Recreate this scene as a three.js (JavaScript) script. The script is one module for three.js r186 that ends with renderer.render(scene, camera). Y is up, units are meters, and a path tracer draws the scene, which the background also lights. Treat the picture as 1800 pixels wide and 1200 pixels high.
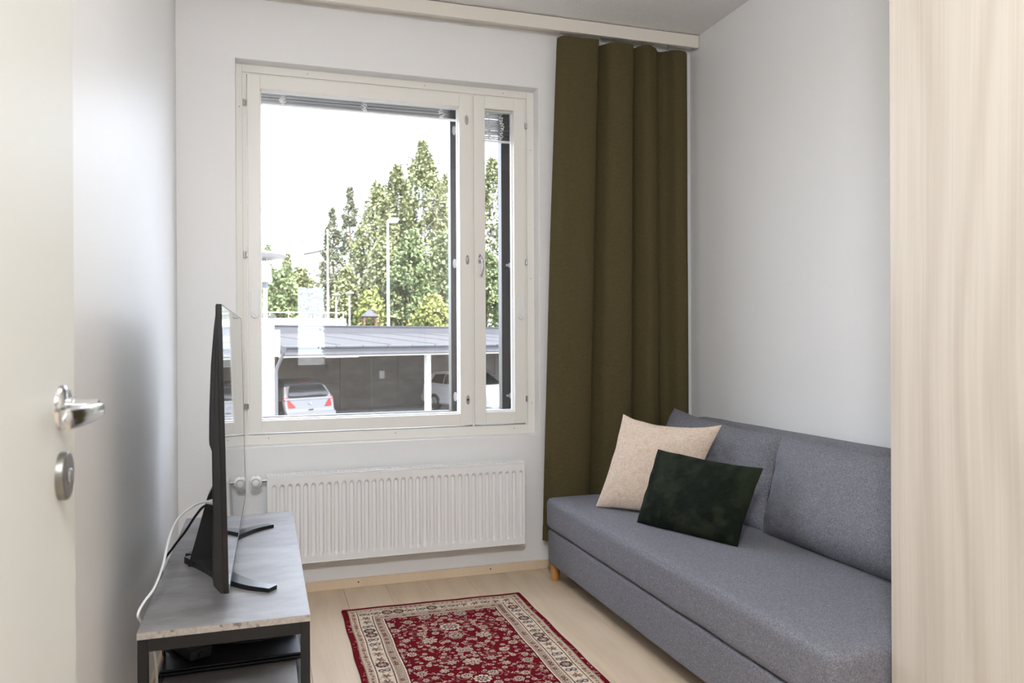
import * as THREE from 'three';
import { RoundedBoxGeometry } from 'three/addons/geometries/RoundedBoxGeometry.js';
import { mergeGeometries, mergeVertices } from 'three/addons/utils/BufferGeometryUtils.js';
import { RectAreaLightUniformsLib } from 'three/addons/lights/RectAreaLightUniformsLib.js';

RectAreaLightUniformsLib.init();
const scene = new THREE.Scene();
const V = (x, y, z) => new THREE.Vector3(x, y, z);
const PI = Math.PI;

// ------------------------------------------------------------------ camera
const camera = new THREE.PerspectiveCamera(47.66, 1.5, 0.05, 600);
camera.position.set(0, 1.14, 3.628);
camera.rotation.order = 'YXZ';
camera.rotation.set(-0.002239, -0.310874, -0.004727);
camera.focus = 2.9;
camera.userData.fStop = 6.3;
scene.add(camera);

// ------------------------------------------------------------------ sky, sun, exposure
scene.background = new THREE.Color().setRGB(6.3, 7.0, 8.2);
const sun = new THREE.DirectionalLight(new THREE.Color().setRGB(1.0, 0.95, 0.88), 23);
sun.position.set(26, 76, 26);
sun.target.position.set(4, 0, -28);
sun.castShadow = true;
sun.shadow.mapSize.set(4096, 4096);
Object.assign(sun.shadow.camera, { left: -45, right: 45, top: 45, bottom: -45, near: 1, far: 200 });
sun.name = 'sun';
scene.add(sun, sun.target);
const ROOM_FILL = 4.5, HALL_FILL = 12.2;   // two unseen lamps added for fill: ceiling radiance, pendant candela
const renderer = new THREE.WebGLRenderer({ antialias: true });
renderer.toneMapping = THREE.LinearToneMapping;
renderer.toneMappingExposure = 1.0;
renderer.shadowMap.enabled = true;
renderer.shadowMap.type = THREE.PCFSoftShadowMap;

// ------------------------------------------------------------------ random numbers and noise
function rng(seed) {
  let s = seed >>> 0;
  return () => { s = (s + 0x6d2b79f5) >>> 0; let t = Math.imul(s ^ (s >>> 15), 1 | s); t = (t + Math.imul(t ^ (t >>> 7), 61 | t)) ^ t; return ((t ^ (t >>> 14)) >>> 0) / 4294967296; };
}
const hash = (x, y, s) => { let h = Math.imul(x, 374761393) ^ Math.imul(y, 668265263) ^ Math.imul(s, 974711); h = Math.imul(h ^ (h >>> 13), 1274126177); return ((h ^ (h >>> 16)) >>> 0) / 4294967296; };
const mod = (a, n) => ((a % n) + n) % n;
const smooth = (t) => t * t * (3 - 2 * t);
const sstep = (a, b, x) => smooth(Math.min(1, Math.max(0, (x - a) / (b - a))));
const clamp = (x, a, b) => Math.min(b, Math.max(a, x));
function vnoise(x, y, px, py, s) {            // value noise that repeats after px, py cells
  const x0 = Math.floor(x), y0 = Math.floor(y), fx = smooth(x - x0), fy = smooth(y - y0);
  const a = hash(mod(x0, px), mod(y0, py), s), b = hash(mod(x0 + 1, px), mod(y0, py), s), c = hash(mod(x0, px), mod(y0 + 1, py), s), d = hash(mod(x0 + 1, px), mod(y0 + 1, py), s);
  return a + (b - a) * fx + (c - a) * fy + (a - b - c + d) * fx * fy;
}
function fbm(u, v, nx, ny, oct, s) {
  let r = 0, w = 0.5, t = 0;
  for (let o = 0; o < oct; o++) { r += w * vnoise(u * nx, v * ny, nx, ny, s + o * 17); t += w; w *= 0.55; nx *= 2; ny *= 2; }
  return r / t;
}
function tex(w, h, f, srgb = true) {           // f(u, v) gives [r, g, b] 0..1 or one grey value
  const d = new Uint8Array(w * h * 4);
  for (let y = 0; y < h; y++) for (let x = 0; x < w; x++) {
    const c = f(x / w, y / h, x, y), o = (y * w + x) * 4;
    if (typeof c === 'number') d[o] = d[o + 1] = d[o + 2] = clamp(c, 0, 1) * 255; else for (let k = 0; k < 3; k++) d[o + k] = clamp(c[k], 0, 1) * 255;
    d[o + 3] = 255;
  }
  const t = new THREE.DataTexture(d, w, h);
  t.wrapS = t.wrapT = THREE.RepeatWrapping; t.magFilter = THREE.LinearFilter; t.minFilter = THREE.LinearMipmapLinearFilter; t.generateMipmaps = true;
  if (srgb) t.colorSpace = THREE.SRGBColorSpace;
  t.needsUpdate = true;
  return t;
}
const rep = (t, x, y) => { const c = t.clone(); c.repeat.set(x, y); c.needsUpdate = true; return c; };
const mixc = (a, b, t) => [a[0] + (b[0] - a[0]) * t, a[1] + (b[1] - a[1]) * t, a[2] + (b[2] - a[2]) * t];
const hexc = (h) => [(h >> 16 & 255) / 255, (h >> 8 & 255) / 255, (h & 255) / 255];
const shadec = (c, k) => [c[0] * k, c[1] * k, c[2] * k];

// ------------------------------------------------------------------ scene helpers
const used = new Map();
const numbered = (n) => { const k = used.get(n) ?? 0; used.set(n, k + 1); return k ? n + '_' + String(k).padStart(3, '0') : n; };
function tag(o, label, category, opt = {}) {
  o.userData = { label, category };
  if (opt.group) o.userData.group = opt.group;
  if (opt.kind) o.userData.kind = opt.kind;
  return o;
}
function thing(name, label, category, opt = {}) {
  const g = new THREE.Group();
  g.name = numbered(name); tag(g, label, category, opt); scene.add(g);
  if (opt.pos) g.position.set(...opt.pos);
  if (opt.turn) g.rotation.y = opt.turn;
  return g;
}
function solo(name, geo, mat, label, category, opt = {}) {
  const m = new THREE.Mesh(geo, mat);
  m.name = numbered(name); m.castShadow = m.receiveShadow = true; tag(m, label, category, opt); scene.add(m);
  if (opt.pos) m.position.set(...opt.pos);
  return m;
}
function part(parent, name, geo, mat, pos, rot, label) {
  const m = new THREE.Mesh(geo, mat);
  m.name = name; m.castShadow = m.receiveShadow = true; parent.add(m);
  if (pos) m.position.set(...pos);
  if (rot) m.rotation.set(...rot);
  if (label) m.userData.label = label;
  return m;
}
function uvBox(g, sx = 1, sy = sx) {            // uv in metres, chosen by the way each vertex faces
  const p = g.attributes.position, n = g.attributes.normal, uv = new Float32Array(p.count * 2);
  for (let i = 0; i < p.count; i++) {
    const ax = Math.abs(n.getX(i)), ay = Math.abs(n.getY(i)), az = Math.abs(n.getZ(i));
    let u, v;
    if (ax >= ay && ax >= az) { u = p.getZ(i); v = p.getY(i); } else if (ay >= az) { u = p.getX(i); v = p.getZ(i); } else { u = p.getX(i); v = p.getY(i); }
    uv[i * 2] = u * sx; uv[i * 2 + 1] = v * sy;
  }
  g.setAttribute('uv', new THREE.BufferAttribute(uv, 2));
  return g;
}
const rb = (w, h, d, r = 0.003, seg = 2) => { const g = new RoundedBoxGeometry(w, h, d, seg, Math.min(r, w / 2.01, h / 2.01, d / 2.01)); return g.index ? g.toNonIndexed() : g; };
const bxx = (x0, x1, y0, y1, z0, z1, r = 0, seg = 1) => {   // box between limits, uv in metres
  const w = x1 - x0, h = y1 - y0, d = z1 - z0;
  let g = r > 0 ? rb(w, h, d, r, seg) : new THREE.BoxGeometry(w, h, d).toNonIndexed();
  g.translate((x0 + x1) / 2, (y0 + y1) / 2, (z0 + z1) / 2);
  return uvBox(g);
};
const plain = (g) => { const n = g.index ? g.toNonIndexed() : g; for (const k of Object.keys(n.attributes)) if (!['position', 'normal', 'uv'].includes(k)) n.deleteAttribute(k); return n; };
const join = (list) => mergeGeometries(list.map(plain));
const moved = (g, x, y, z) => g.translate(x, y, z);
const cyl = (r0, r1, h, seg = 24) => new THREE.CylinderGeometry(r0, r1, h, seg);
const tube = (pts, r, seg = 40, rad = 8) => new THREE.TubeGeometry(new THREE.CatmullRomCurve3(pts.map((p) => V(...p))), seg, r, rad, false);
const lathe = (pts, seg = 32) => new THREE.LatheGeometry(pts.map((p) => new THREE.Vector2(...p)), seg);
function extrude(pts, depth, bevel = 0, seg = 1) {
  const s = new THREE.Shape(pts.map((p) => new THREE.Vector2(...p)));
  return new THREE.ExtrudeGeometry(s, { depth, bevelEnabled: bevel > 0, bevelSize: bevel, bevelThickness: bevel, bevelOffset: -bevel, bevelSegments: seg, steps: 1 });
}
function gridGeo(nu, nv, f, uvf) {              // smooth sheet: f(u, v) gives [x, y, z], u and v run 0..1
  const pos = [], uv = [], idx = [];
  for (let j = 0; j <= nv; j++) for (let i = 0; i <= nu; i++) { const u = i / nu, v = j / nv; pos.push(...f(u, v)); uv.push(...(uvf ? uvf(u, v) : [u, v])); }
  for (let j = 0; j < nv; j++) for (let i = 0; i < nu; i++) { const a = j * (nu + 1) + i, b = a + 1, c = a + nu + 1, d = c + 1; idx.push(a, b, d, a, d, c); }
  const g = new THREE.BufferGeometry();
  g.setAttribute('position', new THREE.Float32BufferAttribute(pos, 3)); g.setAttribute('uv', new THREE.Float32BufferAttribute(uv, 2)); g.setIndex(idx);
  g.computeVertexNormals();
  return g;
}
const std = (o) => new THREE.MeshStandardMaterial(o);
const phy = (o) => new THREE.MeshPhysicalMaterial(o);

// ------------------------------------------------------------------ textures
const tPaint = tex(512, 512, (u, v) => 0.55 * fbm(u, v, 96, 96, 2, 3) + 0.45 * fbm(u, v, 24, 24, 3, 9), false);
const tStipple = tex(512, 512, (u, v) => { const a = fbm(u, v, 60, 60, 3, 31); return sstep(0.35, 0.75, a); }, false);
const woodFn = (base, dark, light, nx, seed, warp, contrast) => (u, v) => {
  const w = (fbm(u, v, 3, 2, 3, seed) - 0.5) * warp;
  const ring = 0.5 + 0.5 * Math.sin(2 * PI * (u * nx + w * nx + 0.7 * fbm(u, v, 6, 2, 2, seed + 5) * 2));
  const fine = vnoise(u * 220 + w * 60, v * 7, 220, 7, seed + 11) * 0.6 + vnoise(u * 110 + w * 30, v * 4, 110, 4, seed + 12) * 0.4;
  const broad = fbm(u, v, 5, 2, 3, seed + 21);
  let c = mixc(base, dark, contrast * (0.45 * Math.pow(ring, 2.4) + 0.65 * Math.max(0, fine - 0.35)));
  c = mixc(c, light, 0.55 * contrast * sstep(0.45, 0.8, broad));
  return c;
};
const tFloor = tex(1024, 1024, woodFn(hexc(0xe0cab0), hexc(0xc3a98b), hexc(0xe6d6c0), 5, 101, 0.34, 0.5));
const tAsh = tex(1024, 2048, woodFn([0.80, 0.766, 0.72], [0.68, 0.635, 0.58], [0.84, 0.812, 0.775], 7, 203, 0.10, 0.75));
const tBirch = tex(512, 512, woodFn(hexc(0xe6d0b4), hexc(0xd6ba98), hexc(0xecd9c0), 3, 303, 0.2, 0.4));
const tOrange = tex(256, 256, woodFn(hexc(0xc98d55), hexc(0xa86c39), hexc(0xd79d66), 4, 333, 0.2, 0.7));
const concreteFn = (seed, base, dk, lt) => (u, v) => {
  const a = fbm(u, v, 6, 14, 5, seed), b = fbm(u, v, 30, 60, 3, seed + 4), c0 = vnoise(u * 250, v * 250, 250, 250, seed + 6);
  let c = mixc(base, lt, sstep(0.5, 0.75, a) * 0.7);
  c = mixc(c, dk, sstep(0.55, 0.25, a) * 0.5);
  const vein = Math.abs(fbm(u, v, 5, 9, 4, seed + 8) - 0.5);
  c = mixc(c, dk, 0.35 * sstep(0.012, 0.0, vein) * sstep(0.5, 0.65, b));
  return shadec(c, 0.94 + 0.09 * b + 0.04 * c0);
};
const tConcrete = tex(1024, 1024, concreteFn(401, hexc(0x8b8888), hexc(0x6f6c6b), hexc(0x9a9999)));
const tEdge = tex(512, 512, (u, v) => {
  const b = fbm(u, v, 20, 20, 4, 421);
  return shadec(mixc(hexc(0xaaa199), hexc(0x6b625b), sstep(0.60, 0.74, b) * 0.8), 0.93 + 0.14 * vnoise(u * 60, v * 60, 60, 60, 77));
});
const weaveFn = (base, dk, lt, n, seed) => (u, v, x, y) => {
  const h = vnoise(u * n, v * n / 3.2, n, Math.round(n / 3.2), seed), k = vnoise(u * n / 3.2, v * n, Math.round(n / 3.2), n, seed + 3), s = hash(x, y, seed + 7);
  const t = 0.42 * h + 0.42 * k + 0.16 * s;
  return t < 0.5 ? mixc(dk, base, t * 2) : mixc(base, lt, (t - 0.5) * 2);
};
const tSofa = tex(1024, 1024, weaveFn(hexc(0x77777f), hexc(0x4c4c53), hexc(0xa6a6ae), 320, 501));
const tSofaB = tex(512, 512, (u, v) => 0.5 * vnoise(u * 170, v * 60, 170, 60, 520) + 0.5 * vnoise(u * 60, v * 170, 60, 170, 523), false);
const tLinen = tex(512, 512, weaveFn(hexc(0xdcc8b5), hexc(0xc6ae98), hexc(0xead9c8), 150, 541));
const tVelvet = tex(512, 512, (u, v) => { const a = fbm(u, v, 7, 7, 5, 561), b = vnoise(u * 256, v * 256, 256, 256, 565); return shadec(mixc(hexc(0x151b14), hexc(0x262c20), sstep(0.38, 0.72, a)), 0.9 + 0.2 * b); });
const tCurtain = tex(512, 512, (u, v, x, y) => shadec(hexc(0x564d34), 0.90 + 0.12 * vnoise(u * 256, v * 128, 256, 128, 581) + 0.08 * vnoise(u * 64, v * 256, 64, 256, 583)));
const tCastWall = tex(1024, 1024, concreteFn(611, [0.355, 0.333, 0.305], [0.25, 0.233, 0.215], [0.41, 0.386, 0.356]));
const tFelt = tex(512, 512, (u, v, x, y) => shadec([0.165, 0.165, 0.178], 0.9 + 0.1 * fbm(u, v, 8, 8, 4, 631) + 0.1 * hash(x, y, 3)));
const tAsphalt = tex(512, 512, (u, v, x, y) => shadec([0.47, 0.462, 0.45], 0.8 + 0.25 * fbm(u, v, 8, 8, 4, 641) + 0.2 * hash(x, y, 5)));
const tGrass = tex(512, 512, (u, v, x, y) => shadec(mixc([0.28, 0.35, 0.16], [0.36, 0.405, 0.205], fbm(u, v, 12, 12, 4, 651)), 0.8 + 0.4 * hash(x, y, 8)));

// rug print: woven floral field with cream borders
function rugTexture() {
  const W = 1024, H = 1880, S = W / 0.775, cv = document.createElement('canvas');
  cv.width = W; cv.height = H;
  const c = cv.getContext('2d'), R = rng(77), cream = '#cdb9a2', ink = '#3a2a30', blue = '#4b4b58', red = '#7c1a25', deep = '#5c0f1b', grey = '#a9988c', rose = '#a86a60';
  c.fillStyle = '#660a18'; c.fillRect(0, 0, W, H);
  const m = (v) => v * S;
  const petals = (x, y, r, n, a0, fill, stroke, lw) => { c.save(); c.translate(x, y); c.rotate(a0); for (let k = 0; k < n; k++) { c.rotate(2 * PI / n); c.beginPath(); c.ellipse(0, r * 0.62, r * 0.30, r * 0.42, 0, 0, 2 * PI); c.fillStyle = fill; c.fill(); if (stroke) { c.lineWidth = lw; c.strokeStyle = stroke; c.stroke(); } } c.restore(); };
  const dot = (x, y, r, f) => { c.beginPath(); c.arc(x, y, r, 0, 2 * PI); c.fillStyle = f; c.fill(); };
  const flower = (x, y, r, kind) => {
    if (kind === 0) { petals(x, y, r, 10, R(), cream, deep, 2); petals(x, y, r * 0.68, 8, R(), blue, cream, 2); petals(x, y, r * 0.4, 6, 0, cream, deep, 1); dot(x, y, r * 0.16, red); }
    else if (kind === 1) { petals(x, y, r, 7, R(), grey, deep, 2); dot(x, y, r * 0.45, red); petals(x, y, r * 0.45, 5, 0, cream); dot(x, y, r * 0.14, ink); }
    else { petals(x, y, r, 8, R(), '#8c8078', cream, 2.5); petals(x, y, r * 0.5, 5, 0, deep); dot(x, y, r * 0.2, cream); }
  };
  const leaf = (x, y, l, a, f) => { c.save(); c.translate(x, y); c.rotate(a); c.beginPath(); c.moveTo(0, 0); c.quadraticCurveTo(l * 0.5, -l * 0.38, l, 0); c.quadraticCurveTo(l * 0.5, l * 0.30, 0, 0); c.fillStyle = f; c.fill(); c.restore(); };
  const curl = (x, y, r, a, f, lw) => { c.save(); c.translate(x, y); c.rotate(a); c.beginPath(); c.moveTo(-r, 0); c.bezierCurveTo(-r * 0.3, -r, r * 0.9, -r * 0.9, r, 0); c.bezierCurveTo(r * 0.9, r * 0.5, r * 0.2, r * 0.4, r * 0.35, -0.1 * r); c.lineWidth = lw; c.strokeStyle = f; c.stroke(); c.restore(); };
  const e = m(0.018), g1 = m(0.052), mb = m(0.108), g2 = m(0.150);
  const frame = (a, b, f) => { c.fillStyle = f; c.fillRect(a, a, W - 2 * a, b - a); c.fillRect(a, H - b, W - 2 * a, b - a); c.fillRect(a, a, b - a, H - 2 * a); c.fillRect(W - b, a, b - a, H - 2 * a); };
  // field
  const field = document.createElement('canvas'); field.width = W; field.height = H;
  for (let half = 0; half < 2; half++) {
    c.save(); c.beginPath(); c.rect(half ? W / 2 : 0, 0, W / 2, H); c.clip();
    if (half) { c.translate(W, 0); c.scale(-1, 1); }
    const Q = rng(991), keep = [];
    const Rs = Q;
    for (let k = 0; k < 60; k++) curl(Rs() * W / 2, g2 + Rs() * (H - 2 * g2), 24 + Rs() * 50, Rs() * 7, Rs() < 0.5 ? '#9c8478' : '#8a5a55', 3);
    for (let k = 0; k < 620; k++) leaf(Rs() * W / 2, g2 + Rs() * (H - 2 * g2), 9 + Rs() * 17, Rs() * 7, [cream, grey, '#b59f8d', '#8d7f7b', rose][Math.floor(Rs() * 5)]);
    for (let k = 0; k < 460; k++) {
      const r = k < 20 ? 32 + Rs() * 14 : k < 80 ? 18 + Rs() * 9 : 8 + Rs() * 7, x = k < 12 ? W / 2 - Rs() * 10 : g2 + Rs() * (W / 2 - g2), y = g2 + Rs() * (H - 2 * g2);
      if (keep.some((q) => Math.hypot(q[0] - x, q[1] - y) < (q[2] + r) * 1.12)) continue;
      keep.push([x, y, r]); dot(x, y, r * 1.12, '#4f0a15'); flower(x, y, r, Math.floor(Rs() * 3));
    }
    for (let k = 0; k < 260; k++) curl(Rs() * W / 2, g2 + Rs() * (H - 2 * g2), 8 + Rs() * 12, Rs() * 7, cream, 2.6);
    c.restore();
  }
  // borders
  frame(e, g1, '#bda893'); frame(g1, mb, '#d3c1ab'); frame(mb, g2, '#a78e7d');
  const line = (a, col, lw) => { c.strokeStyle = col; c.lineWidth = lw; c.strokeRect(a, a, W - 2 * a, H - 2 * a); };
  const run = (d, step, fn) => {
    for (let x = d; x <= W - d + 1; x += step) { fn(x, d, 0); fn(x, H - d, PI); }
    for (let y = d + step; y < H - d - 1; y += step) { fn(d, y, -PI / 2); fn(W - d, y, PI / 2); }
  };
  run((e + g1) / 2, 27, (x, y, a) => { const k = R(); if (k < 0.35) petals(x, y, 11, 5, a, rose, ink, 1.5); else { leaf(x, y, 16, a + R() * 2 - 1, ink); curl(x, y, 9, a + R() * 6, '#7a5a52', 2.4); } dot(x + 9 * Math.cos(a), y + 9 * Math.sin(a), 3, red); });
  run((g1 + mb) / 2, 62, (x, y, a) => {
    const k = R();
    if (k < 0.3) { petals(x, y, 31, 10, a, ink, '#8f7f74', 2); petals(x, y, 18, 6, 0, '#9b6a60', cream, 2); dot(x, y, 5, cream); } else if (k < 0.55) { dot(x - 13, y, 15, blue); dot(x + 13, y, 15, blue); dot(x - 13, y, 8, cream); dot(x + 13, y, 8, cream); } else { for (let q = 0; q < 5; q++) leaf(x, y, 26, a + q * 1.26, q % 2 ? ink : '#7c5148'); }
    for (let q = 0; q < 4; q++) { curl(x + (R() - 0.5) * 56, y + (R() - 0.5) * 50, 11, R() * 7, '#6f5a50', 2.6); leaf(x + (R() - 0.5) * 58, y + (R() - 0.5) * 56, 13, R() * 7, R() < 0.5 ? '#8d5c50' : ink); }
  });
  run((mb + g2) / 2, 24, (x, y, a) => { petals(x, y, 12, 5, R() * 3, R() < 0.5 ? '#c9b6a1' : '#7d4440', ink, 1.4); dot(x, y, 3, cream); curl(x + 11, y + 6, 7, R() * 7, '#d6c6b2', 2); });
  for (const [a, col, lw] of [[e, '#8f7c6c', 5], [g1, '#4a343a', 4], [g1 - 7, '#e0d2bf', 4], [mb, '#4a343a', 4], [mb + 7, '#e0d2bf', 4], [g2, '#e0d2bf', 5], [g2 + 7, '#3f1019', 5]]) line(a, col, lw);
  // pile grain
  const im = c.getImageData(0, 0, W, H), d = im.data;
  for (let i = 0; i < W * H; i++) { const k = 0.86 + 0.28 * hash(i % W, Math.floor(i / W / 2), 4); d[i * 4] *= k; d[i * 4 + 1] *= k; d[i * 4 + 2] *= k; }
  c.putImageData(im, 0, 0);
  const t = new THREE.CanvasTexture(cv);
  t.colorSpace = THREE.SRGBColorSpace; t.magFilter = THREE.LinearFilter;
  return t;
}

// ------------------------------------------------------------------ materials
const M = {
  wall: std({ color: 0xf1f0ef, roughness: 0.55, bumpMap: rep(tPaint, 2.2, 2.2), bumpScale: 0.0006 }),
  wallGloss: std({ color: 0xf1f0ef, roughness: 0.45, bumpMap: rep(tPaint, 2.2, 2.2), bumpScale: 0.0003 }),
  ceiling: std({ color: 0xf0eeec, roughness: 0.9, bumpMap: rep(tStipple, 2.5, 2.5), bumpScale: 0.0012 }),
  frame: std({ color: 0xf2efe8, roughness: 0.38 }),
  slab: std({ color: 0x8d857a, roughness: 0.9 }),
  base: std({ map: tBirch, roughness: 0.5 }),
  nail: std({ color: 0x5a4632, roughness: 0.5, metalness: 0.4 }),
  glass: phy({ color: 0xffffff, transmission: 1, roughness: 0, thickness: 0, ior: 1.5 }),
  darkAlu: std({ color: 0x2f2c2e, roughness: 0.42 }),
  chrome: std({ color: 0xd9d9da, roughness: 0.12, metalness: 1 }),
  steel: std({ color: 0xb9b9bb, roughness: 0.35, metalness: 1 }),
  brushed: std({ color: 0x8f8c88, roughness: 0.38, metalness: 1 }),
  plastic: std({ color: 0xf1f0ee, roughness: 0.4 }),
  rail: std({ color: 0xebe4d9, roughness: 0.45 }),
  slat: std({ color: 0x85878a, roughness: 0.4, metalness: 0.35 }),
  cord: std({ color: 0xf2f3f2, roughness: 0.8 }),
  radiator: std({ color: 0xf4f3f2, roughness: 0.3 }),
  dark: std({ color: 0x1c1c1e, roughness: 0.6 }),
  blackMetal: std({ color: 0x0d0d0e, roughness: 0.55 }),
  tvBack: std({ color: 0x121316, roughness: 0.45 }),
  tvEdge: std({ color: 0x0a0a0b, roughness: 0.4 }),
  screen: phy({ color: 0x050506, roughness: 0.03, ior: 1.5 }),
  stand: std({ color: 0x26282c, roughness: 0.3, metalness: 0.35 }),
  door: std({ color: 0xdcdcd6, roughness: 0.5 }),
  concrete: std({ map: rep(tConcrete, 1.1, 1.1), roughness: 0.45, bumpMap: rep(tPaint, 2, 2), bumpScale: 0.0002 }),
  tableEdge: std({ map: rep(tEdge, 3, 3), roughness: 0.5 }),
  sofa: phy({ map: rep(tSofa, 3.3, 3.3), roughness: 0.95, bumpMap: rep(tSofaB, 3.4, 3.4), bumpScale: 0.0012, sheen: 0.35, sheenRoughness: 0.6, sheenColor: new THREE.Color(0x9a9aa6) }),
  linen: phy({ map: rep(tLinen, 2.4, 2.4), roughness: 0.95, bumpMap: rep(tSofaB, 4, 4), bumpScale: 0.0008 }),
  velvet: phy({ map: rep(tVelvet, 2.6, 2.6), roughness: 0.85, specularIntensity: 0.25, sheen: 0.28, sheenRoughness: 0.35, sheenColor: new THREE.Color(0x46503c) }),
  curtain: phy({ map: rep(tCurtain, 2, 2), roughness: 0.9, specularIntensity: 0.3, sheen: 0.15, sheenRoughness: 0.5, sheenColor: new THREE.Color(0x6e6348), side: THREE.DoubleSide }),
  rug: phy({ map: rugTexture(), roughness: 1.0, specularIntensity: 0.2 }),
  rugEdge: phy({ color: 0x6a0f1b, roughness: 1, specularIntensity: 0.2 }),
  legWood: std({ map: rep(tOrange, 3, 6), roughness: 0.45 }),
  ash: std({ map: rep(tAsh, 1 / 0.95, 1 / 2.1), roughness: 0.5 }),
  whiteCable: std({ color: 0xeeeeee, roughness: 0.4 }),
  blackCable: std({ color: 0x111113, roughness: 0.45 }),
  laptop: std({ color: 0x14161c, roughness: 0.34, metalness: 0.3 }),
  opal: std({ color: 0xffffff, emissive: 0xfff3e4, emissiveIntensity: 1.5, roughness: 0.6 }),
};
const floorMats = [0.985, 1.0, 1.015, 0.995].map((k) => std({ map: rep(tFloor, 1.6, 0.8), color: new THREE.Color().setRGB(Math.min(1, 0.94 * k), Math.min(1, 0.94 * k), Math.min(1, 0.94 * k)), roughness: 0.42 }));

// ================================================================== the room
const XL = -0.356, XR = 2.167, YC = 2.72, ZE = 3.42, ZE2 = 3.52;   // left and right wall, ceiling, entry wall
const struct = { kind: 'structure' };
// window wall with the opening and its reveal
{
  const s = new THREE.Shape([[-1.6, -0.3], [2.5, -0.3], [2.5, 3.0], [-1.6, 3.0]].map((p) => new THREE.Vector2(...p)));
  const h = [[-0.117, 0.665], [-0.117, 2.395], [1.312, 2.395], [1.312, 0.665]];
  s.holes.push(new THREE.Path(h.map((p) => new THREE.Vector2(...p))));
  const g = new THREE.ExtrudeGeometry(s, { depth: 0.27, bevelEnabled: true, bevelSize: 0.003, bevelThickness: 0.003, bevelSegments: 2 });
  g.translate(0, 0, -0.273);
  solo('wall_back', uvBox(g), M.wall, 'white painted wall with the window opening', 'wall', struct);
}
solo('wall_left', bxx(XL - 0.15, XL, -0.3, 3.0, 0, ZE + 0.02), M.wallGloss, 'white semi-gloss wall behind the television', 'wall', struct);
solo('wall_right', bxx(XR, XR + 0.15, -0.3, 3.0, 0, ZE + 0.02), M.wall, 'white wall behind the grey sofa', 'wall', struct);
solo('ceiling', bxx(-1.6, 2.5, YC, 3.0, -0.27, 9.2), M.ceiling, 'white stippled ceiling above the curtain rail', 'ceiling', struct);
{
  const s = new THREE.Shape([[-1.6, -0.3], [2.5, -0.3], [2.5, 3.0], [-1.6, 3.0]].map((p) => new THREE.Vector2(...p)));
  s.holes.push(new THREE.Path([[-0.262, 0], [-0.262, 2.52], [0.975, 2.52], [0.975, 0]].map((p) => new THREE.Vector2(...p))));  // opening made extra tall and wide so the added pendant's fill reaches the room
  const g = new THREE.ExtrudeGeometry(s, { depth: ZE2 - ZE, bevelEnabled: false }).translate(0, 0, ZE);
  solo('wall_front', uvBox(g), M.wall, 'white wall around the doorway behind the viewer', 'wall', struct);
}
// adjoining living room, seen in the window glass as a reflection
solo('wall_hall_left', bxx(-1.6, -1.3, -0.3, 3.0, ZE2, 9.2), M.wall, 'white side wall of the adjoining room', 'wall', struct);
solo('wall_hall_right', bxx(2.2, 2.5, -0.3, 3.0, ZE2, 9.2), M.wall, 'white opposite side wall of the adjoining room', 'wall', struct);
{
  const s = new THREE.Shape([[-1.6, -0.3], [2.5, -0.3], [2.5, 3.0], [-1.6, 3.0]].map((p) => new THREE.Vector2(...p)));
  s.holes.push(new THREE.Path([[0.47, 0.70], [0.47, 2.05], [0.99, 2.05], [0.99, 0.70]].map((p) => new THREE.Vector2(...p))));
  const g = new THREE.ExtrudeGeometry(s, { depth: 0.3, bevelEnabled: false }).translate(0, 0, 8.9);
  solo('wall_hall_far', uvBox(g), M.wall, 'white far wall of the adjoining room', 'wall', struct);
  const w = thing('window_2', 'narrow window of the adjoining room, mirrored in the glass', 'window', { ...struct, pos: [0.73, 1.375, 8.95] });
  part(w, 'frame', join([bxx(-0.26, -0.205, -0.675, 0.675, 0, 0.1, 0.004), bxx(0.205, 0.26, -0.675, 0.675, 0, 0.1, 0.004), bxx(-0.26, 0.26, 0.62, 0.675, 0, 0.1, 0.004), bxx(-0.26, 0.26, -0.675, -0.62, 0, 0.1, 0.004)]), M.frame);
  part(w, 'pane', new THREE.PlaneGeometry(0.41, 1.24), M.glass, [0, 0, 0.05]);
}
// floor: boards on a slab
{
  const f = thing('floor', 'pale grey oak laminate floor of long boards', 'floor', struct);
  part(f, 'subfloor', bxx(-1.6, 2.5, -0.3, -0.011, -0.27, 9.2), M.slab);
  const R = rng(5), w = 0.192;
  let k = 0;
  for (let x = XL - 0.07; x < XR; x += w) {
    const x0 = Math.max(x, XL - 0.005) + 0.0004, x1 = Math.min(x + w, XR + 0.005) - 0.0004;
    let z = 0.004 - R() * 1.1;
    while (z < ZE2) {
      const L = 1.285, z0 = Math.max(z, -0.004) + 0.0004, z1 = Math.min(z + L, ZE2) - 0.0004;
      if (z1 - z0 > 0.03) {
        const g = bxx(x0, x1, -0.011, 0, z0, z1, 0.0012), uv = g.attributes.uv, ox = R() * 5, oy = R() * 5;
        for (let i = 0; i < uv.count; i++) uv.setXY(i, uv.getX(i) + ox, uv.getY(i) + oy);
        part(f, 'floor_board', g, floorMats[k++ % 4]);
      }
      z += L;
    }
  }
  part(f, 'adjoining_floor', bxx(-1.4, 2.3, -0.011, 0, ZE2, 9.0), floorMats[1]);
}
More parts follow.
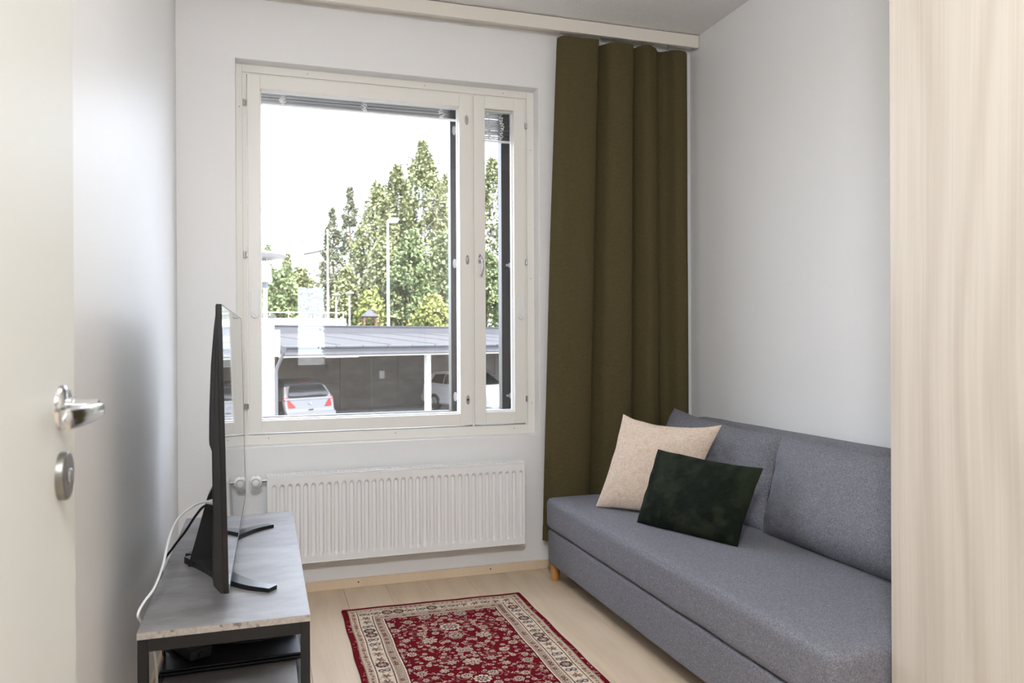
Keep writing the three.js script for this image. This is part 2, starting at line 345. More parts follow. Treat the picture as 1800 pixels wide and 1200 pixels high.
// skirting
{
  const b = thing('baseboard_back', 'low birch skirting board under the radiator, nailed to the window wall', 'skirting', struct);
  part(b, 'board', bxx(XL, XR, 0, 0.043, 0.0, 0.012, 0.0015), M.base);
  for (const x of [-0.2, 0.411, 1.046, 1.68]) part(b, 'nail', cyl(0.0035, 0.0035, 0.002, 12), M.nail, [x, 0.0245, 0.0122], [PI / 2, 0, 0]);
  solo('baseboard_left', bxx(XL, XL + 0.012, 0, 0.043, 0.012, ZE, 0.0015), M.base, 'birch skirting board along the wall behind the television bench', 'skirting', struct);
  solo('baseboard_right', bxx(XR - 0.012, XR, 0, 0.043, 0.012, 2.1, 0.0015), M.base, 'birch skirting board along the wall behind the sofa', 'skirting', struct);
}
// door frame
{
  const t = thing('trim_1', 'white frame lining the doorway', 'door frame', struct);
  part(t, 'jamb', bxx(-0.262, -0.245, 0, 2.52, ZE - 0.01, ZE2 + 0.01, 0.002), M.door);
  part(t, 'jamb', bxx(0.958, 0.975, 0, 2.52, ZE - 0.01, ZE2 + 0.01, 0.002), M.door);
  part(t, 'head', bxx(-0.245, 0.958, 2.503, 2.52, ZE - 0.01, ZE2 + 0.01, 0.002), M.door);
}

// ------------------------------------------------------------------ unseen lamps added for even fill light
function addedCeilingLamp(x, z, size, radiance, label) {
  const l = thing('added_ceiling_lamp', label, 'lamp', { pos: [x, YC, z] });
  part(l, 'rim', lathe([[size * 0.5, 0], [size * 0.62, 0], [size * 0.62, -0.05], [size * 0.57, -0.06], [size * 0.53, -0.05]], 48), M.plastic);
  part(l, 'diffuser', lathe([[0.0001, -0.058], [size * 0.3, -0.056], [size * 0.5, -0.05], [size * 0.54, -0.045]], 48), M.opal);
  const a = new THREE.RectAreaLight(new THREE.Color().setRGB(0.95, 0.975, 1.0), radiance, size, size);  // downward fill from the added ceiling lamp
  a.name = 'added_ceiling_fill'; a.position.set(x, YC - 0.066, z); a.lookAt(x, 0, z); scene.add(a);
}
addedCeilingLamp(0.32, 2.15, 0.62, ROOM_FILL, 'round opal ceiling lamp added out of view to fill the room with light');
{
  const l = thing('added_pendant_lamp', 'unseen opal globe pendant added outside the doorway as frontal fill', 'lamp', { pos: [0.0, YC, 3.80] });
  part(l, 'ceiling_cup', lathe([[0.0001, -0.03], [0.045, -0.03], [0.055, 0]], 24), M.plastic);
  part(l, 'flex', cyl(0.004, 0.004, 0.3, 8), M.plastic, [0, -0.17, 0]);
  part(l, 'globe', new THREE.SphereGeometry(0.15, 32, 20), M.opal, [0, -0.46, 0]);
  part(l, 'cap', new THREE.SphereGeometry(0.156, 32, 12, 0, 2 * PI, 0, PI * 0.36), M.brushed, [0, -0.46, 0]);  // opaque cap added to keep the pendant's light off the ceiling above it
  const p = new THREE.PointLight(new THREE.Color().setRGB(0.945, 0.972, 1.0), HALL_FILL, 0, 2);  // frontal fill sent through the doorway by the added pendant
  p.name = 'added_pendant_fill'; p.position.set(0.0, YC - 0.46, 3.80); p.castShadow = true; p.shadow.radius = 7; p.shadow.mapSize.set(1024, 1024); scene.add(p);
}

// ------------------------------------------------------------------ window_1
{
  const w = thing('window_1', 'cream painted two-sash window with an inner and a dark outer sash', 'window', struct);
  const zf = -0.075;
  // frame: outer jambs, then a step down to the inner rebate
  const X0 = -0.117, X1 = 1.312, Y0 = 0.665, Y1 = 2.395;
  part(w, 'frame_jamb', bxx(X0, -0.087, Y0, Y1, -0.24, zf, 0.002), M.frame);
  part(w, 'frame_jamb', bxx(1.272, X1, Y0, Y1, -0.24, zf, 0.002), M.frame);
  part(w, 'frame_head', bxx(-0.087, 1.272, 2.358, Y1, -0.24, zf, 0.002), M.frame);
  part(w, 'frame_sill', bxx(-0.087, 1.272, Y0, 0.713, -0.24, zf, 0.002), M.frame);
  part(w, 'rebate', join([bxx(-0.087, -0.069, 0.713, 2.358, -0.235, zf - 0.006), bxx(1.260, 1.272, 0.713, 2.358, -0.235, zf - 0.006), bxx(-0.069, 1.260, 2.350, 2.358, -0.235, zf - 0.006), bxx(0.95, 1.02, 0.713, 2.358, -0.19, -0.125), bxx(0.9816, 0.9914, 0.713, 2.358, -0.19, -0.070)]), M.frame);
  const sash = (x0, x1, y0, y1, gx0, gx1, gy0, gy1) => {
    const a = -0.118, b = -0.062;
    part(w, 'stile', bxx(x0, gx0, y0, y1, a, b, 0.0025, 2), M.frame);
    part(w, 'stile', bxx(gx1, x1, y0, y1, a, b, 0.0025, 2), M.frame);
    part(w, 'sash_rail', bxx(gx0, gx1, gy1, y1, a, b, 0.002, 2), M.frame);
    part(w, 'sash_rail', bxx(gx0, gx1, y0, gy0, a, b, 0.002, 2), M.frame);
    for (const z of [-0.083, -0.099]) part(w, 'pane', new THREE.PlaneGeometry(gx1 - gx0, gy1 - gy0), M.glass, [(gx0 + gx1) / 2, (gy0 + gy1) / 2, z]);
    // glazing bars outside the pane, aluminium edge
    const e = 0.008;
    part(w, 'glazing_bead', join([bxx(gx0, gx0 + 0.004, gy0, gy1, a, -0.09), bxx(gx1 - 0.004, gx1, gy0, gy1, a, -0.09), bxx(gx0, gx1, gy1 - 0.004, gy1, a, -0.09), bxx(gx0, gx1, gy0, gy0 + e, a, -0.086)]), M.plastic);
  };
  sash(-0.066, 0.981, 0.721, 2.347, -0.010, 0.919, 0.777, 2.286);
  sash(0.992, 1.258, 0.721, 2.347, 1.050, 1.200, 0.781, 2.288);
  // dark outer sashes
  const outer = (x0, x1, gx0, gx1) => {
    const a = -0.255, b = -0.195, gy0 = 0.782, gy1 = 2.335;
    part(w, 'outer_stile', bxx(x0, gx0, 0.715, 2.352, a, b, 0.002), M.darkAlu);
    part(w, 'outer_stile', bxx(gx1, x1, 0.715, 2.352, a, b, 0.002), M.darkAlu);
    part(w, 'outer_rail', bxx(gx0, gx1, gy1, 2.352, a, b, 0.002), M.darkAlu);
    part(w, 'outer_rail', bxx(gx0, gx1, 0.715, gy0, a, b, 0.002), M.darkAlu);
    part(w, 'pane', new THREE.PlaneGeometry(gx1 - gx0, gy1 - gy0), M.glass, [(gx0 + gx1) / 2, (gy0 + gy1) / 2, -0.225]);
  };
  outer(-0.068, 0.984, -0.03, 0.905);
  outer(0.988, 1.260, 1.03, 1.174);
  part(w, 'outer_sill', bxx(X0 - 0.02, X1 + 0.02, 0.63, 0.66, -0.36, -0.25, 0.002), M.darkAlu);
  // latch plates: oval chrome escutcheons
  const oval = (rx, ry, d) => { const s = new THREE.Shape(); s.absellipse(0, 0, rx, ry, 0, 2 * PI); return new THREE.ExtrudeGeometry(s, { depth: d, bevelEnabled: true, bevelSize: 0.0012, bevelThickness: 0.0012, bevelSegments: 2, curveSegments: 20 }); };
  const plate = oval(0.0085, 0.0225, 0.002), pit = oval(0.0035, 0.010, 0.001), hole = cyl(0.0045, 0.0045, 0.004, 16).rotateX(PI / 2);
  for (const [y, key] of [[2.221, 0], [1.534, 0], [0.846, 1]]) {
    const p = part(w, 'latch_plate', plate, M.chrome, [0.956, y, -0.062]);
    part(p, 'keyhole', key ? hole : pit, key ? M.dark : M.steel, [0, 0, 0.003]);
  }
  for (const y of [2.202, 1.528, 0.853]) {
    const p = part(w, 'latch_plate', plate, M.steel, [0.9245, y, -0.195]);
    part(p, 'keyhole', pit, M.steel, [0, 0, 0.003]);
  }
  // handle on the small sash
  const h = part(w, 'handle', join([oval(0.008, 0.0225, 0.003), moved(cyl(0.0065, 0.008, 0.022, 20).rotateX(PI / 2), 0, 0.0, 0.014)]), M.chrome, [1.020, 1.541, -0.062]);
  part(h, 'lever', join([tube([[0, 0.004, 0.024], [0.003, -0.010, 0.030], [0.006, -0.035, 0.033], [0.005, -0.06, 0.030], [0.001, -0.082, 0.024]], 0.0062, 30, 12), moved(new THREE.SphereGeometry(0.0066, 16, 10), 0.001, -0.082, 0.024), moved(new THREE.SphereGeometry(0.0066, 16, 10), 0, 0.004, 0.024)]), M.chrome);
  // hinges
  const knuckle = cyl(0.0058, 0.0058, 0.026, 16), leaf = rb(0.010, 0.022, 0.004, 0.001, 1);
  for (const [x, s] of [[-0.079, 1], [1.2655, -1]]) for (const y of [2.219, 1.532, 0.843]) {
    const k = part(w, 'hinge', knuckle, M.steel, [x, y, -0.068]);
    part(k, 'hinge_leaf', leaf, M.brushed, [s * 0.0085, 0, -0.002]);
  }
  for (const y of [1.526, 0.851]) part(w, 'sash_coupler', join([rb(0.022, 0.012, 0.006, 0.001, 1), moved(rb(0.008, 0.026, 0.010, 0.001, 1), 0.008, 0, 0.003)]), M.steel, [1.207, y, -0.192]);
  // white blind controls with a round knob
  const ctl = () => { const s = new THREE.Shape(), a = 0.0165, r = 0.006; s.moveTo(-a, -0.012); s.lineTo(-a, 0.098 - r); s.quadraticCurveTo(-a, 0.098, -a + r, 0.098); s.lineTo(a - r, 0.098); s.quadraticCurveTo(a, 0.098, a, 0.098 - r); s.lineTo(a, -0.012); s.absarc(0, -0.012, a, 0, PI, true); return new THREE.ExtrudeGeometry(s, { depth: 0.004, bevelEnabled: true, bevelSize: 0.0015, bevelThickness: 0.002, bevelSegments: 2, curveSegments: 16 }); };
  const cg = ctl(), kg = join([cyl(0.0155, 0.0165, 0.008, 28).rotateX(PI / 2), moved(rb(0.027, 0.004, 0.006, 0.0012, 1).rotateZ(-0.75), 0, 0, 0.006)]);
  for (const x of [-0.037, 1.2335]) { const c = part(w, 'blind_control', cg, M.plastic, [x, 1.272, -0.062]); part(c, 'knob', kg, M.plastic, [0, -0.012, 0.009]); }
  // small plugged screw holes of the frame
  const plug = cyl(0.0022, 0.0022, 0.0015, 10).rotateX(PI / 2);
  for (const [x, y] of [[-0.1, 2.2], [-0.1, 1.0], [0.2, 2.376], [0.75, 2.376], [1.15, 2.376], [0.02, 0.695], [0.6, 0.695], [1.2, 0.695], [1.293, 2.1], [1.293, 1.45], [1.293, 0.82]]) part(w, 'screw_plug', plug, M.nail, [x, y, zf - 0.0005]);
}
// ------------------------------------------------------------------ blinds between the panes
function blind(x0, x1, yb, yt, n, cords, label) {
  const b = thing('venetian_blind', label, 'blind', { group: 'raised blinds between the panes' }), z = -0.148, R = rng(n), xc = (x0 + x1) / 2, L = x1 - x0;
  part(b, 'head_rail', bxx(x0, x1, yt - 0.018, yt, z - 0.013, z + 0.013, 0.002), M.slat);
  part(b, 'bottom_rail', bxx(x0, x1, yb, yb + 0.008, z - 0.012, z + 0.012, 0.003, 2), M.plastic);
  const g = gridGeo(1, 6, (u, v) => [(u - 0.5) * L, 0.0016 * (1 - (2 * v - 1) ** 2), (v - 0.5) * 0.024]);
  const yl = yb + 0.010, yh = yt - 0.020;
  for (let k = 0; k < n; k++) part(b, 'slat', g, M.slat, [xc, yl + (yh - yl) * (k + 0.5 + (R() - 0.5) * 0.8) / n, z], [(R() - 0.5) * 0.16, 0, (R() - 0.5) * 0.004]);
  for (const x of cords) {
    const pts = []; const m = 46;
    for (let k = 0; k <= m; k++) { const t = k / m; pts.push([x + (R() - 0.5) * 0.030, yb + 0.002 + (yh - yb) * t + (R() - 0.5) * 0.012, z + 0.014 + R() * 0.005]); }
    part(b, 'ladder_cord', tube(pts, 0.0017, 200, 5), M.cord);
  }
}
blind(-0.012, 0.946, 2.236, 2.335, 22, [0.088, 0.466, 0.842], 'wide raised venetian blind at the top of the big pane');
blind(1.046, 1.222, 2.146, 2.335, 30, [1.092, 1.155], 'narrow raised venetian blind at the top of the small pane');

// ------------------------------------------------------------------ curtain rail and curtain
{
  const r = thing('curtain_rail', 'cream box-shaped curtain rail running under the ceiling', 'curtain rail');
  part(r, 'fascia', bxx(XL + 0.004, 2.161, 2.6515, 2.7145, 0.085, 0.100, 0.0015, 2), M.rail);
  part(r, 'back_strip', bxx(XL + 0.004, 2.161, 2.675, 2.7195, 0.0, 0.085, 0.001), M.rail);
  part(r, 'track', bxx(XL + 0.01, 2.155, 2.668, 2.675, 0.045, 0.07, 0.001), M.plastic);
  const hook = tube([[0, 0.028, 0], [0, 0.012, 0.002], [0, 0, 0.003], [0.003, -0.008, 0.0], [0.002, -0.014, -0.003]], 0.0022, 16, 6);
  for (const x of [1.405, 1.616, 1.849, 1.999]) part(r, 'curtain_hook', hook, M.steel, [x, 2.642, 0.066]);
  // curtain: pleated cloth, hand-shaped folds
  const top = [[1.392, 0.050], [1.42, 0.088], [1.48, 0.108], [1.55, 0.110], [1.597, 0.094], [1.606, 0.064], [1.588, 0.034], [1.578, 0.014], [1.605, 0.012], [1.635, 0.050], [1.67, 0.098], [1.735, 0.110], [1.786, 0.096], [1.797, 0.064], [1.778, 0.032], [1.768, 0.012], [1.795, 0.012], [1.822, 0.056], [1.862, 0.104], [1.912, 0.090], [1.955, 0.046], [1.99, 0.040], [2.03, 0.084], [2.075, 0.096], [2.108, 0.070], [2.120, 0.036]];
  const bot = [[1.298, 0.062], [1.34, 0.108], [1.41, 0.128], [1.48, 0.128], [1.527, 0.106], [1.534, 0.070], [1.512, 0.036], [1.498, 0.014], [1.528, 0.012], [1.562, 0.050], [1.605, 0.106], [1.68, 0.128], [1.752, 0.112], [1.770, 0.074], [1.752, 0.036], [1.744, 0.014], [1.775, 0.014], [1.815, 0.068], [1.868, 0.118], [1.925, 0.090], [1.965, 0.042], [2.00, 0.046], [2.04, 0.102], [2.085, 0.108], [2.108, 0.072], [2.112, 0.034]];
  const cT = new THREE.CatmullRomCurve3(top.map(([x, z]) => V(x, 0, z))), cB = new THREE.CatmullRomCurve3(bot.map(([x, z]) => V(x, 0, z)));
  const nu = 260, nv = 60, pT = [], pB = [];
  for (let i = 0; i <= nu; i++) { pT.push(cT.getPoint(i / nu)); pB.push(cB.getPoint(i / nu)); }
  const hooksU = [1.405, 1.616, 1.849, 1.999].map((hx) => { let b = 0, d = 9; for (let i = 0; i <= nu; i++) { const k = Math.abs(pT[i].x - hx) - pT[i].z * 0.3; if (k < d) { d = k; b = i; } } return b / nu; });
  const f = (u, v) => {
    const i = Math.round(u * nu), t = Math.pow(1 - v, 0.85), a = pT[i], b = pB[i];
    let sag = 0, near = 9; for (const h of hooksU) near = Math.min(near, Math.abs(u - h)); sag = 0.010 * sstep(0.0, 0.07, near) * v ** 30;
    const wr = 0.0022 * (fbm(u, v, 10, 5, 3, 71) - 0.5) * 2 + 0.004 * v ** 14 * (vnoise(u * 60, v * 8, 60, 8, 73) - 0.5);
    return [a.x + (b.x - a.x) * t, 0.155 + (2.636 - 0.155) * v - sag, a.z + (b.z - a.z) * t + wr];
  };
  const c = thing('curtain', 'long olive green curtain hanging in deep folds beside the window', 'curtain');
  part(c, 'cloth', gridGeo(nu, nv, f, (u, v) => [u * 1.3, v * 2.5]), M.curtain);
  // hem and heading band: a second layer of cloth behind
  part(c, 'hem', gridGeo(nu, 3, (u, v) => { const p = f(u, v * 0.03); return [p[0], p[1], p[2] - 0.003]; }, (u, v) => [u * 1.3, v * 0.075]), M.curtain);
  part(c, 'heading_tape', gridGeo(nu, 3, (u, v) => { const p = f(u, 0.966 + v * 0.034); return [p[0], p[1], p[2] - 0.003]; }, (u, v) => [u * 1.3, v * 0.08]), M.curtain);
}

// ------------------------------------------------------------------ radiator
{
  const r = thing('radiator', 'white ribbed panel radiator mounted low under the window', 'radiator');
  const X0 = 0.010, X1 = 1.196, Y0 = 0.156, Y1 = 0.545, zf = 0.102, W = X1 - X0, H = Y1 - Y0, pitch = 0.03335, n = 35, gx0 = 0.030;
  const nu = n * 20 + 8, nv = 48, ys = [];
  for (let j = 0; j <= nv; j++) { const t = j / nv; ys.push(t < 0.3 ? 0.2 * t / 0.3 : t > 0.7 ? 0.8 + 0.2 * (t - 0.7) / 0.3 : 0.2 + 0.6 * (t - 0.3) / 0.4); }
  const depth = (x, y) => {
    const k = Math.round((x - gx0) / pitch);
    if (k < 0 || k >= n) return 0;
    const dx = Math.abs(x - gx0 - k * pitch), yt = H - 0.040, yb = 0.036, dy = Math.max(0, Math.max(y - (yt - 0.009), (yb + 0.009) - y));
    return -0.0105 * (1 - sstep(0.0078, 0.0100, Math.sqrt(Math.max(dx * dx, 0) + dy * dy * 0.8)));
  };
  const front = gridGeo(nu, nv, (u, v) => { const x = 0.004 + u * (W - 0.008), y = 0.004 + ys[Math.round(v * nv)] * (H - 0.008); return [X0 + x, Y0 + y, zf + depth(x, y)]; });
  part(r, 'front_panel', front, M.radiator);
  part(r, 'front_rim', join([bxx(X0, X1, Y1 - 0.006, Y1, zf - 0.018, zf + 0.001, 0.003, 2), bxx(X0, X1, Y0, Y0 + 0.006, zf - 0.018, zf + 0.001, 0.003, 2), bxx(X0, X0 + 0.006, Y0, Y1, zf - 0.018, zf + 0.001, 0.003, 2), bxx(X1 - 0.006, X1, Y0, Y1, zf - 0.018, zf + 0.001, 0.003, 2)]), M.radiator);
  part(r, 'rear_panel', bxx(X0 + 0.006, X1 - 0.006, Y0 + 0.006, Y1 - 0.012, 0.028, 0.046, 0.004, 2), M.radiator);
  part(r, 'side_cover', bxx(X0, X0 + 0.004, Y0 + 0.004, Y1 + 0.006, 0.03, zf - 0.002, 0.0015), M.radiator);
  part(r, 'side_cover', bxx(X1 - 0.004, X1, Y0 + 0.004, Y1 + 0.006, 0.03, zf - 0.002, 0.0015), M.radiator);
  const bars = [bxx(X0, X1, Y1 + 0.001, Y1 + 0.006, zf - 0.010, zf - 0.002, 0.001), bxx(X0, X1, Y1 + 0.001, Y1 + 0.006, 0.028, 0.036, 0.001), bxx(X0, X1, Y1 + 0.002, Y1 + 0.005, 0.060, 0.066)];
  for (let x = X0 + 0.02; x < X1 - 0.012; x += 0.0135) bars.push(bxx(x, x + 0.0045, Y1 + 0.002, Y1 + 0.005, 0.034, zf - 0.008));
  part(r, 'top_grille', join(bars), M.radiator);
  for (const x of [0.25, 0.95]) part(r, 'wall_bracket', bxx(x, x + 0.03, 0.2, 0.5, 0.0, 0.03, 0.002), M.steel);
  // thermostat and pipe
  const t = part(r, 'thermostat', lathe([[0.0001, 0.052], [0.017, 0.052], [0.0225, 0.048], [0.026, 0.040], [0.027, 0.022], [0.024, 0.006], [0.016, 0], [0.0001, 0]], 36).rotateX(PI / 2), M.plastic, [-0.036, 0.527, 0.062]);
  const ticks = []; for (let k = 0; k < 28; k++) { const a = k / 28 * 2 * PI; ticks.push(new THREE.BoxGeometry(0.0014, 0.0042, 0.001).toNonIndexed().translate(0, 0.0165, 0).rotateZ(a)); }
  part(t, 'dial_marks', join(ticks), M.dark, [0, 0, 0.0522]);
  part(t, 'dial_cap', lathe([[0.0001, 0.003], [0.010, 0.003], [0.0125, 0]], 28).rotateX(PI / 2), M.plastic, [0, 0, 0.052]);
  part(t, 'pointer', new THREE.BoxGeometry(0.002, 0.006, 0.002), M.dark, [0, 0.027, 0.034]);
  part(r, 'valve_stub', cyl(0.008, 0.008, 0.05, 16).rotateZ(PI / 2), M.steel, [-0.008, 0.527, 0.064]);
  part(r, 'supply_pipe', tube([[-0.036, 0.527, 0.070], [-0.036, 0.527, 0.05], [-0.036, 0.527, 0.025], [-0.036, 0.527, 0.0]], 0.008, 12, 12), M.radiator);
}

// ------------------------------------------------------------------ open door at the left edge of the view
{
  const d = thing('door_1', 'off-white smooth door standing open along the left wall', 'door', { ...struct, pos: [-0.2345, 0, 2.496] });
  part(d, 'leaf', bxx(-0.04, 0, 0.008, 2.498, 0, 0.918, 0.0025, 2), M.door);
  part(d, 'latch_face', bxx(-0.031, -0.009, 0.96, 1.16, -0.0008, 0.002, 0.0003), M.brushed);
  const hy = 1.0605, hz = 0.076;
  const ros = part(d, 'handle_rosette', lathe([[0.0001, 0.010], [0.016, 0.010], [0.0245, 0.008], [0.0275, 0.004], [0.028, 0]], 40).rotateZ(-PI / 2), M.chrome, [0, hy, hz]);
  for (const s of [-1, 1]) part(ros, 'screw', lathe([[0.0001, 0.0022], [0.003, 0.002], [0.0042, 0]], 16).rotateZ(-PI / 2), M.chrome, [0.0088, s * 0.0195, 0]);
  // lever: neck out of the door, then a tapering blade turned back towards the hinges
  const blade = gridGeo(24, 20, (u, v) => {
    const t = u, a = v * 2 * PI, c = Math.cos(a), s = Math.sin(a), sq = (k) => Math.sign(k) * Math.pow(Math.abs(k), 0.55);
    const cx = 0.040 - 0.014 * t * t, cy = -0.004 - 0.002 * t, cz = -0.009 + 0.116 * t;
    const hh = 0.0085 + 0.0030 * Math.sin(t * PI * 0.7), ww = 0.0075 - 0.0018 * t, end = t < 0.001 || t > 0.999 ? 0 : 1;
    return [cx + ww * sq(c) * end, cy + hh * sq(s) * end, cz];
  });
  part(d, 'handle_lever', join([cyl(0.0095, 0.0095, 0.034, 24).rotateZ(PI / 2).translate(0.025, 0, 0), cyl(0.0115, 0.0125, 0.006, 24).rotateZ(PI / 2).translate(0.0125, 0, 0), blade]), M.chrome, [0, hy, hz]);
  const key = part(d, 'lock_rosette', lathe([[0.0001, 0.0095], [0.0262, 0.0095], [0.0282, 0.0085], [0.029, 0.006], [0.029, 0]], 40).rotateZ(-PI / 2), M.brushed, [0, 0.978, hz]);
  part(key, 'key_cylinder', lathe([[0.0001, 0.003], [0.006, 0.003], [0.0085, 0.0015], [0.009, 0]], 24).rotateZ(-PI / 2), M.steel, [0.010, 0, 0]);
  for (const y of [0.25, 2.25]) part(d, 'hinge', cyl(0.007, 0.007, 0.09, 14), M.steel, [0.004, y, 0.922]);
}

// ------------------------------------------------------------------ wardrobe at the right edge
{
  const w = thing('wardrobe', 'tall pale ash wardrobe at the right edge beside the sofa', 'wardrobe');
  part(w, 'body', join([bxx(1.462, XR - 0.004, 0.0, 2.50, 2.128, 2.146, 0.001), bxx(1.462, XR - 0.004, 0.0, 2.50, 3.382, 3.40, 0.001), bxx(1.462, XR - 0.004, 2.482, 2.50, 2.146, 3.382), bxx(1.462, XR - 0.004, 0.06, 0.078, 2.146, 3.382), bxx(XR - 0.01, XR - 0.004, 0.06, 2.5, 2.146, 3.382)]), M.ash);
  part(w, 'plinth', bxx(1.50, 1.516, 0, 0.06, 2.146, 3.382), M.ash);
  for (const [a, b] of [[2.130, 2.762], [2.765, 3.398]]) part(w, 'door', bxx(1.441, 1.460, 0.065, 2.498, a, b, 0.0018, 2), M.ash);
}

// ------------------------------------------------------------------ soft things
function pillow(BL, BR, TR, TL, T, o = {}) {
  const a = V(...BL), b = V(...BR), c = V(...TR), d = V(...TL), n = V(0, 0, 0).crossVectors(b.clone().sub(a), d.clone().sub(a)).normalize();
  const w = a.distanceTo(b), h = a.distanceTo(d), kx = o.kx ?? 0.06, kt = o.kt ?? 0.07, kb = o.kb ?? 0.01, ex = o.ex ?? 2.4, q = o.q ?? 0.6, N = o.n ?? 64, seed = o.seed ?? 1, wr = o.wr ?? 0.006, back = o.back ?? 1;
  const at = (u, v, side) => {
    const uu = u * (1 - kx * (1 - v * v)), vv = v * (1 - (v > 0 ? kt : kb) * (1 - Math.pow(Math.abs(u), 2.2)) * Math.abs(v));
    const rc = 1 - (o.rc ?? 0.03) * Math.pow(Math.abs(u * v), 5), wy = o.wave ?? 0.012, far = Math.pow(Math.max(Math.abs(u), Math.abs(v)), 4);
    const wu = wy * far * (vnoise((v + 1) * 4 + 9, Math.sign(u) * 3 + 20, 60, 60, seed + 61) - 0.5) * 2, wv2 = wy * far * (vnoise((u + 1) * 4 + 9, Math.sign(v) * 3 + 20, 60, 60, seed + 67) - 0.5) * 2 * (v > 0 ? 1 : 0.3);
    const s = (uu * rc + wu + 1) / 2, t = (vv * rc + wv2 + 1) / 2;
    const p = a.clone().multiplyScalar((1 - s) * (1 - t)).addScaledVector(b, s * (1 - t)).addScaledVector(c, s * t).addScaledVector(d, (1 - s) * t);
    const shape = Math.pow(Math.max(0, (1 - Math.pow(Math.abs(u), ex)) * (1 - Math.pow(Math.abs(v), ex))), q);
    const U = (u + 1) / 2 * w, W2 = (v + 1) / 2 * h, edge = Math.max(Math.abs(u), Math.abs(v));
    let wv = (fbm(U * 2 + 3, W2 * 2 + 5, 9, 9, 4, seed + (side > 0 ? 0 : 50)) - 0.5) * 2;
    const crease = Math.abs(fbm(U * 1.3 + 1, W2 * 1.3 + 2, 5, 5, 3, seed + 9) - 0.5);
    wv += -(o.cr ?? 0) * sstep(0.06, 0.0, crease);
    const rim = sstep(0.35, 0.85, edge) * (1 - sstep(0.93, 1.0, edge));
    const ang = Math.atan2(v, u), pleat = Math.sin(ang * 26 + 6 * fbm(U * 3, W2 * 3, 7, 7, 2, seed + 4)) * rim * 0.6 * sstep(0.55, 1.0, Math.abs(u * v) + 0.25 * rim);
    p.addScaledVector(n, side * (T * (side < 0 ? back : 1) * shape + (wr * wv * Math.min(1, shape * 1.6) + wr * pleat * shape)));
    return [p.x, p.y, p.z];
  };
  const ease = (k) => { const x = k * 2 - 1; return Math.sign(x) * (1 - Math.pow(Math.max(0, 1 - Math.abs(x)), 1.35)); };
  const uvf = (u, v) => [ease(u) * w / 2, ease(v) * h / 2];
  const f = gridGeo(N, N, (u, v) => at(ease(u), ease(v), 1), uvf), g = gridGeo(N, N, (u, v) => at(-ease(u), ease(v), -1), uvf);
  return mergeSmooth([f, g]);
}
function mergeSmooth(list) { const g = mergeGeometries(list); g.deleteAttribute('normal'); const m = mergeVertices(g, 1e-5); m.computeVertexNormals(); return m; }

// sofa bed
{
  const s = thing('sofa', 'long grey fabric sofa with a flat seat against the right wall', 'sofa');
  const soft = (x0, x1, y0, y1, z0, z1, r, crown = 0) => {
    const g = new THREE.BoxGeometry(x1 - x0, y1 - y0, z1 - z0, 40, 12, 90), p = g.attributes.position, c = V((x0 + x1) / 2, (y0 + y1) / 2, (z0 + z1) / 2), hx = (x1 - x0) / 2, hy = (y1 - y0) / 2, hz = (z1 - z0) / 2;
    for (let i = 0; i < p.count; i++) {
      const v = V(p.getX(i), p.getY(i), p.getZ(i));
      // crowd rows towards the edges, then round the corners
      const e = (k, h) => { const t = k / h; return h * Math.sign(t) * (1 - Math.pow(Math.max(0, 1 - Math.abs(t)), 1.7)); };
      v.set(e(v.x, hx), e(v.y, hy), e(v.z, hz));
      const q = V(clamp(v.x, -hx + r, hx - r), clamp(v.y, -hy + r, hy - r), clamp(v.z, -hz + r, hz - r)), d = v.clone().sub(q);
      if (d.lengthSq() > 1e-12) { d.setLength(r); v.copy(q).add(d); }
      if (crown && v.y > 0) v.y += crown * (1 - (v.x / hx) ** 4) * (1 - (v.z / hz) ** 4) * (v.y / hy);
      const wv = (vnoise(v.z * 9 + 40, v.x * 9 + v.y * 5 + 40, 200, 200, 7) - 0.5) * 0.0022;
      p.setXYZ(i, c.x + v.x + wv, c.y + v.y + wv, c.z + v.z);
    }
    g.computeVertexNormals();
    const u = uvBox(g.toNonIndexed());
    const m = mergeVertices(u, 1e-5); return m;
  };
  part(s, 'base', soft(1.284, 2.15, 0.078, 0.240, 0.170, 2.110, 0.014), M.sofa);
  part(s, 'seat', soft(1.276, 2.13, 0.2435, 0.389, 0.163, 2.118, 0.027, 0.007), M.sofa);
  part(s, 'backrest', soft(2.02, 2.158, 0.30, 0.748, 0.180, 2.10, 0.045), M.sofa);
  const leg = lathe([[0.0001, 0], [0.0185, 0], [0.0205, 0.002], [0.0225, 0.079], [0.0001, 0.079]], 24);
  for (const [x, z] of [[1.312, 0.20], [1.312, 2.07], [2.10, 0.20], [2.10, 2.07]]) part(s, 'leg', leg, M.legWood, [x, 0, z]);
}
solo('back_cushion', pillow([1.835, 0.395, 0.185], [1.835, 0.395, 1.075], [1.955, 0.758, 1.045], [1.945, 0.800, 0.205], 0.105, { kx: 0.03, kt: 0.11, kb: 0.0, ex: 3.4, q: 0.66, seed: 11, rc: 0.0, wr: 0.006, cr: 0.3, n: 90 }), M.sofa, 'grey back cushion behind the two scatter cushions at the window end', 'cushion');
solo('back_cushion', pillow([1.825, 0.395, 1.085], [1.825, 0.395, 2.085], [1.955, 0.765, 2.07], [1.95, 0.762, 1.045], 0.110, { kx: 0.035, kt: 0.10, kb: 0.0, ex: 3.4, q: 0.66, seed: 23, rc: 0.0, wr: 0.006, cr: 0.25, n: 90 }), M.sofa, 'large grey back cushion to the right of the dark green cushion', 'cushion');
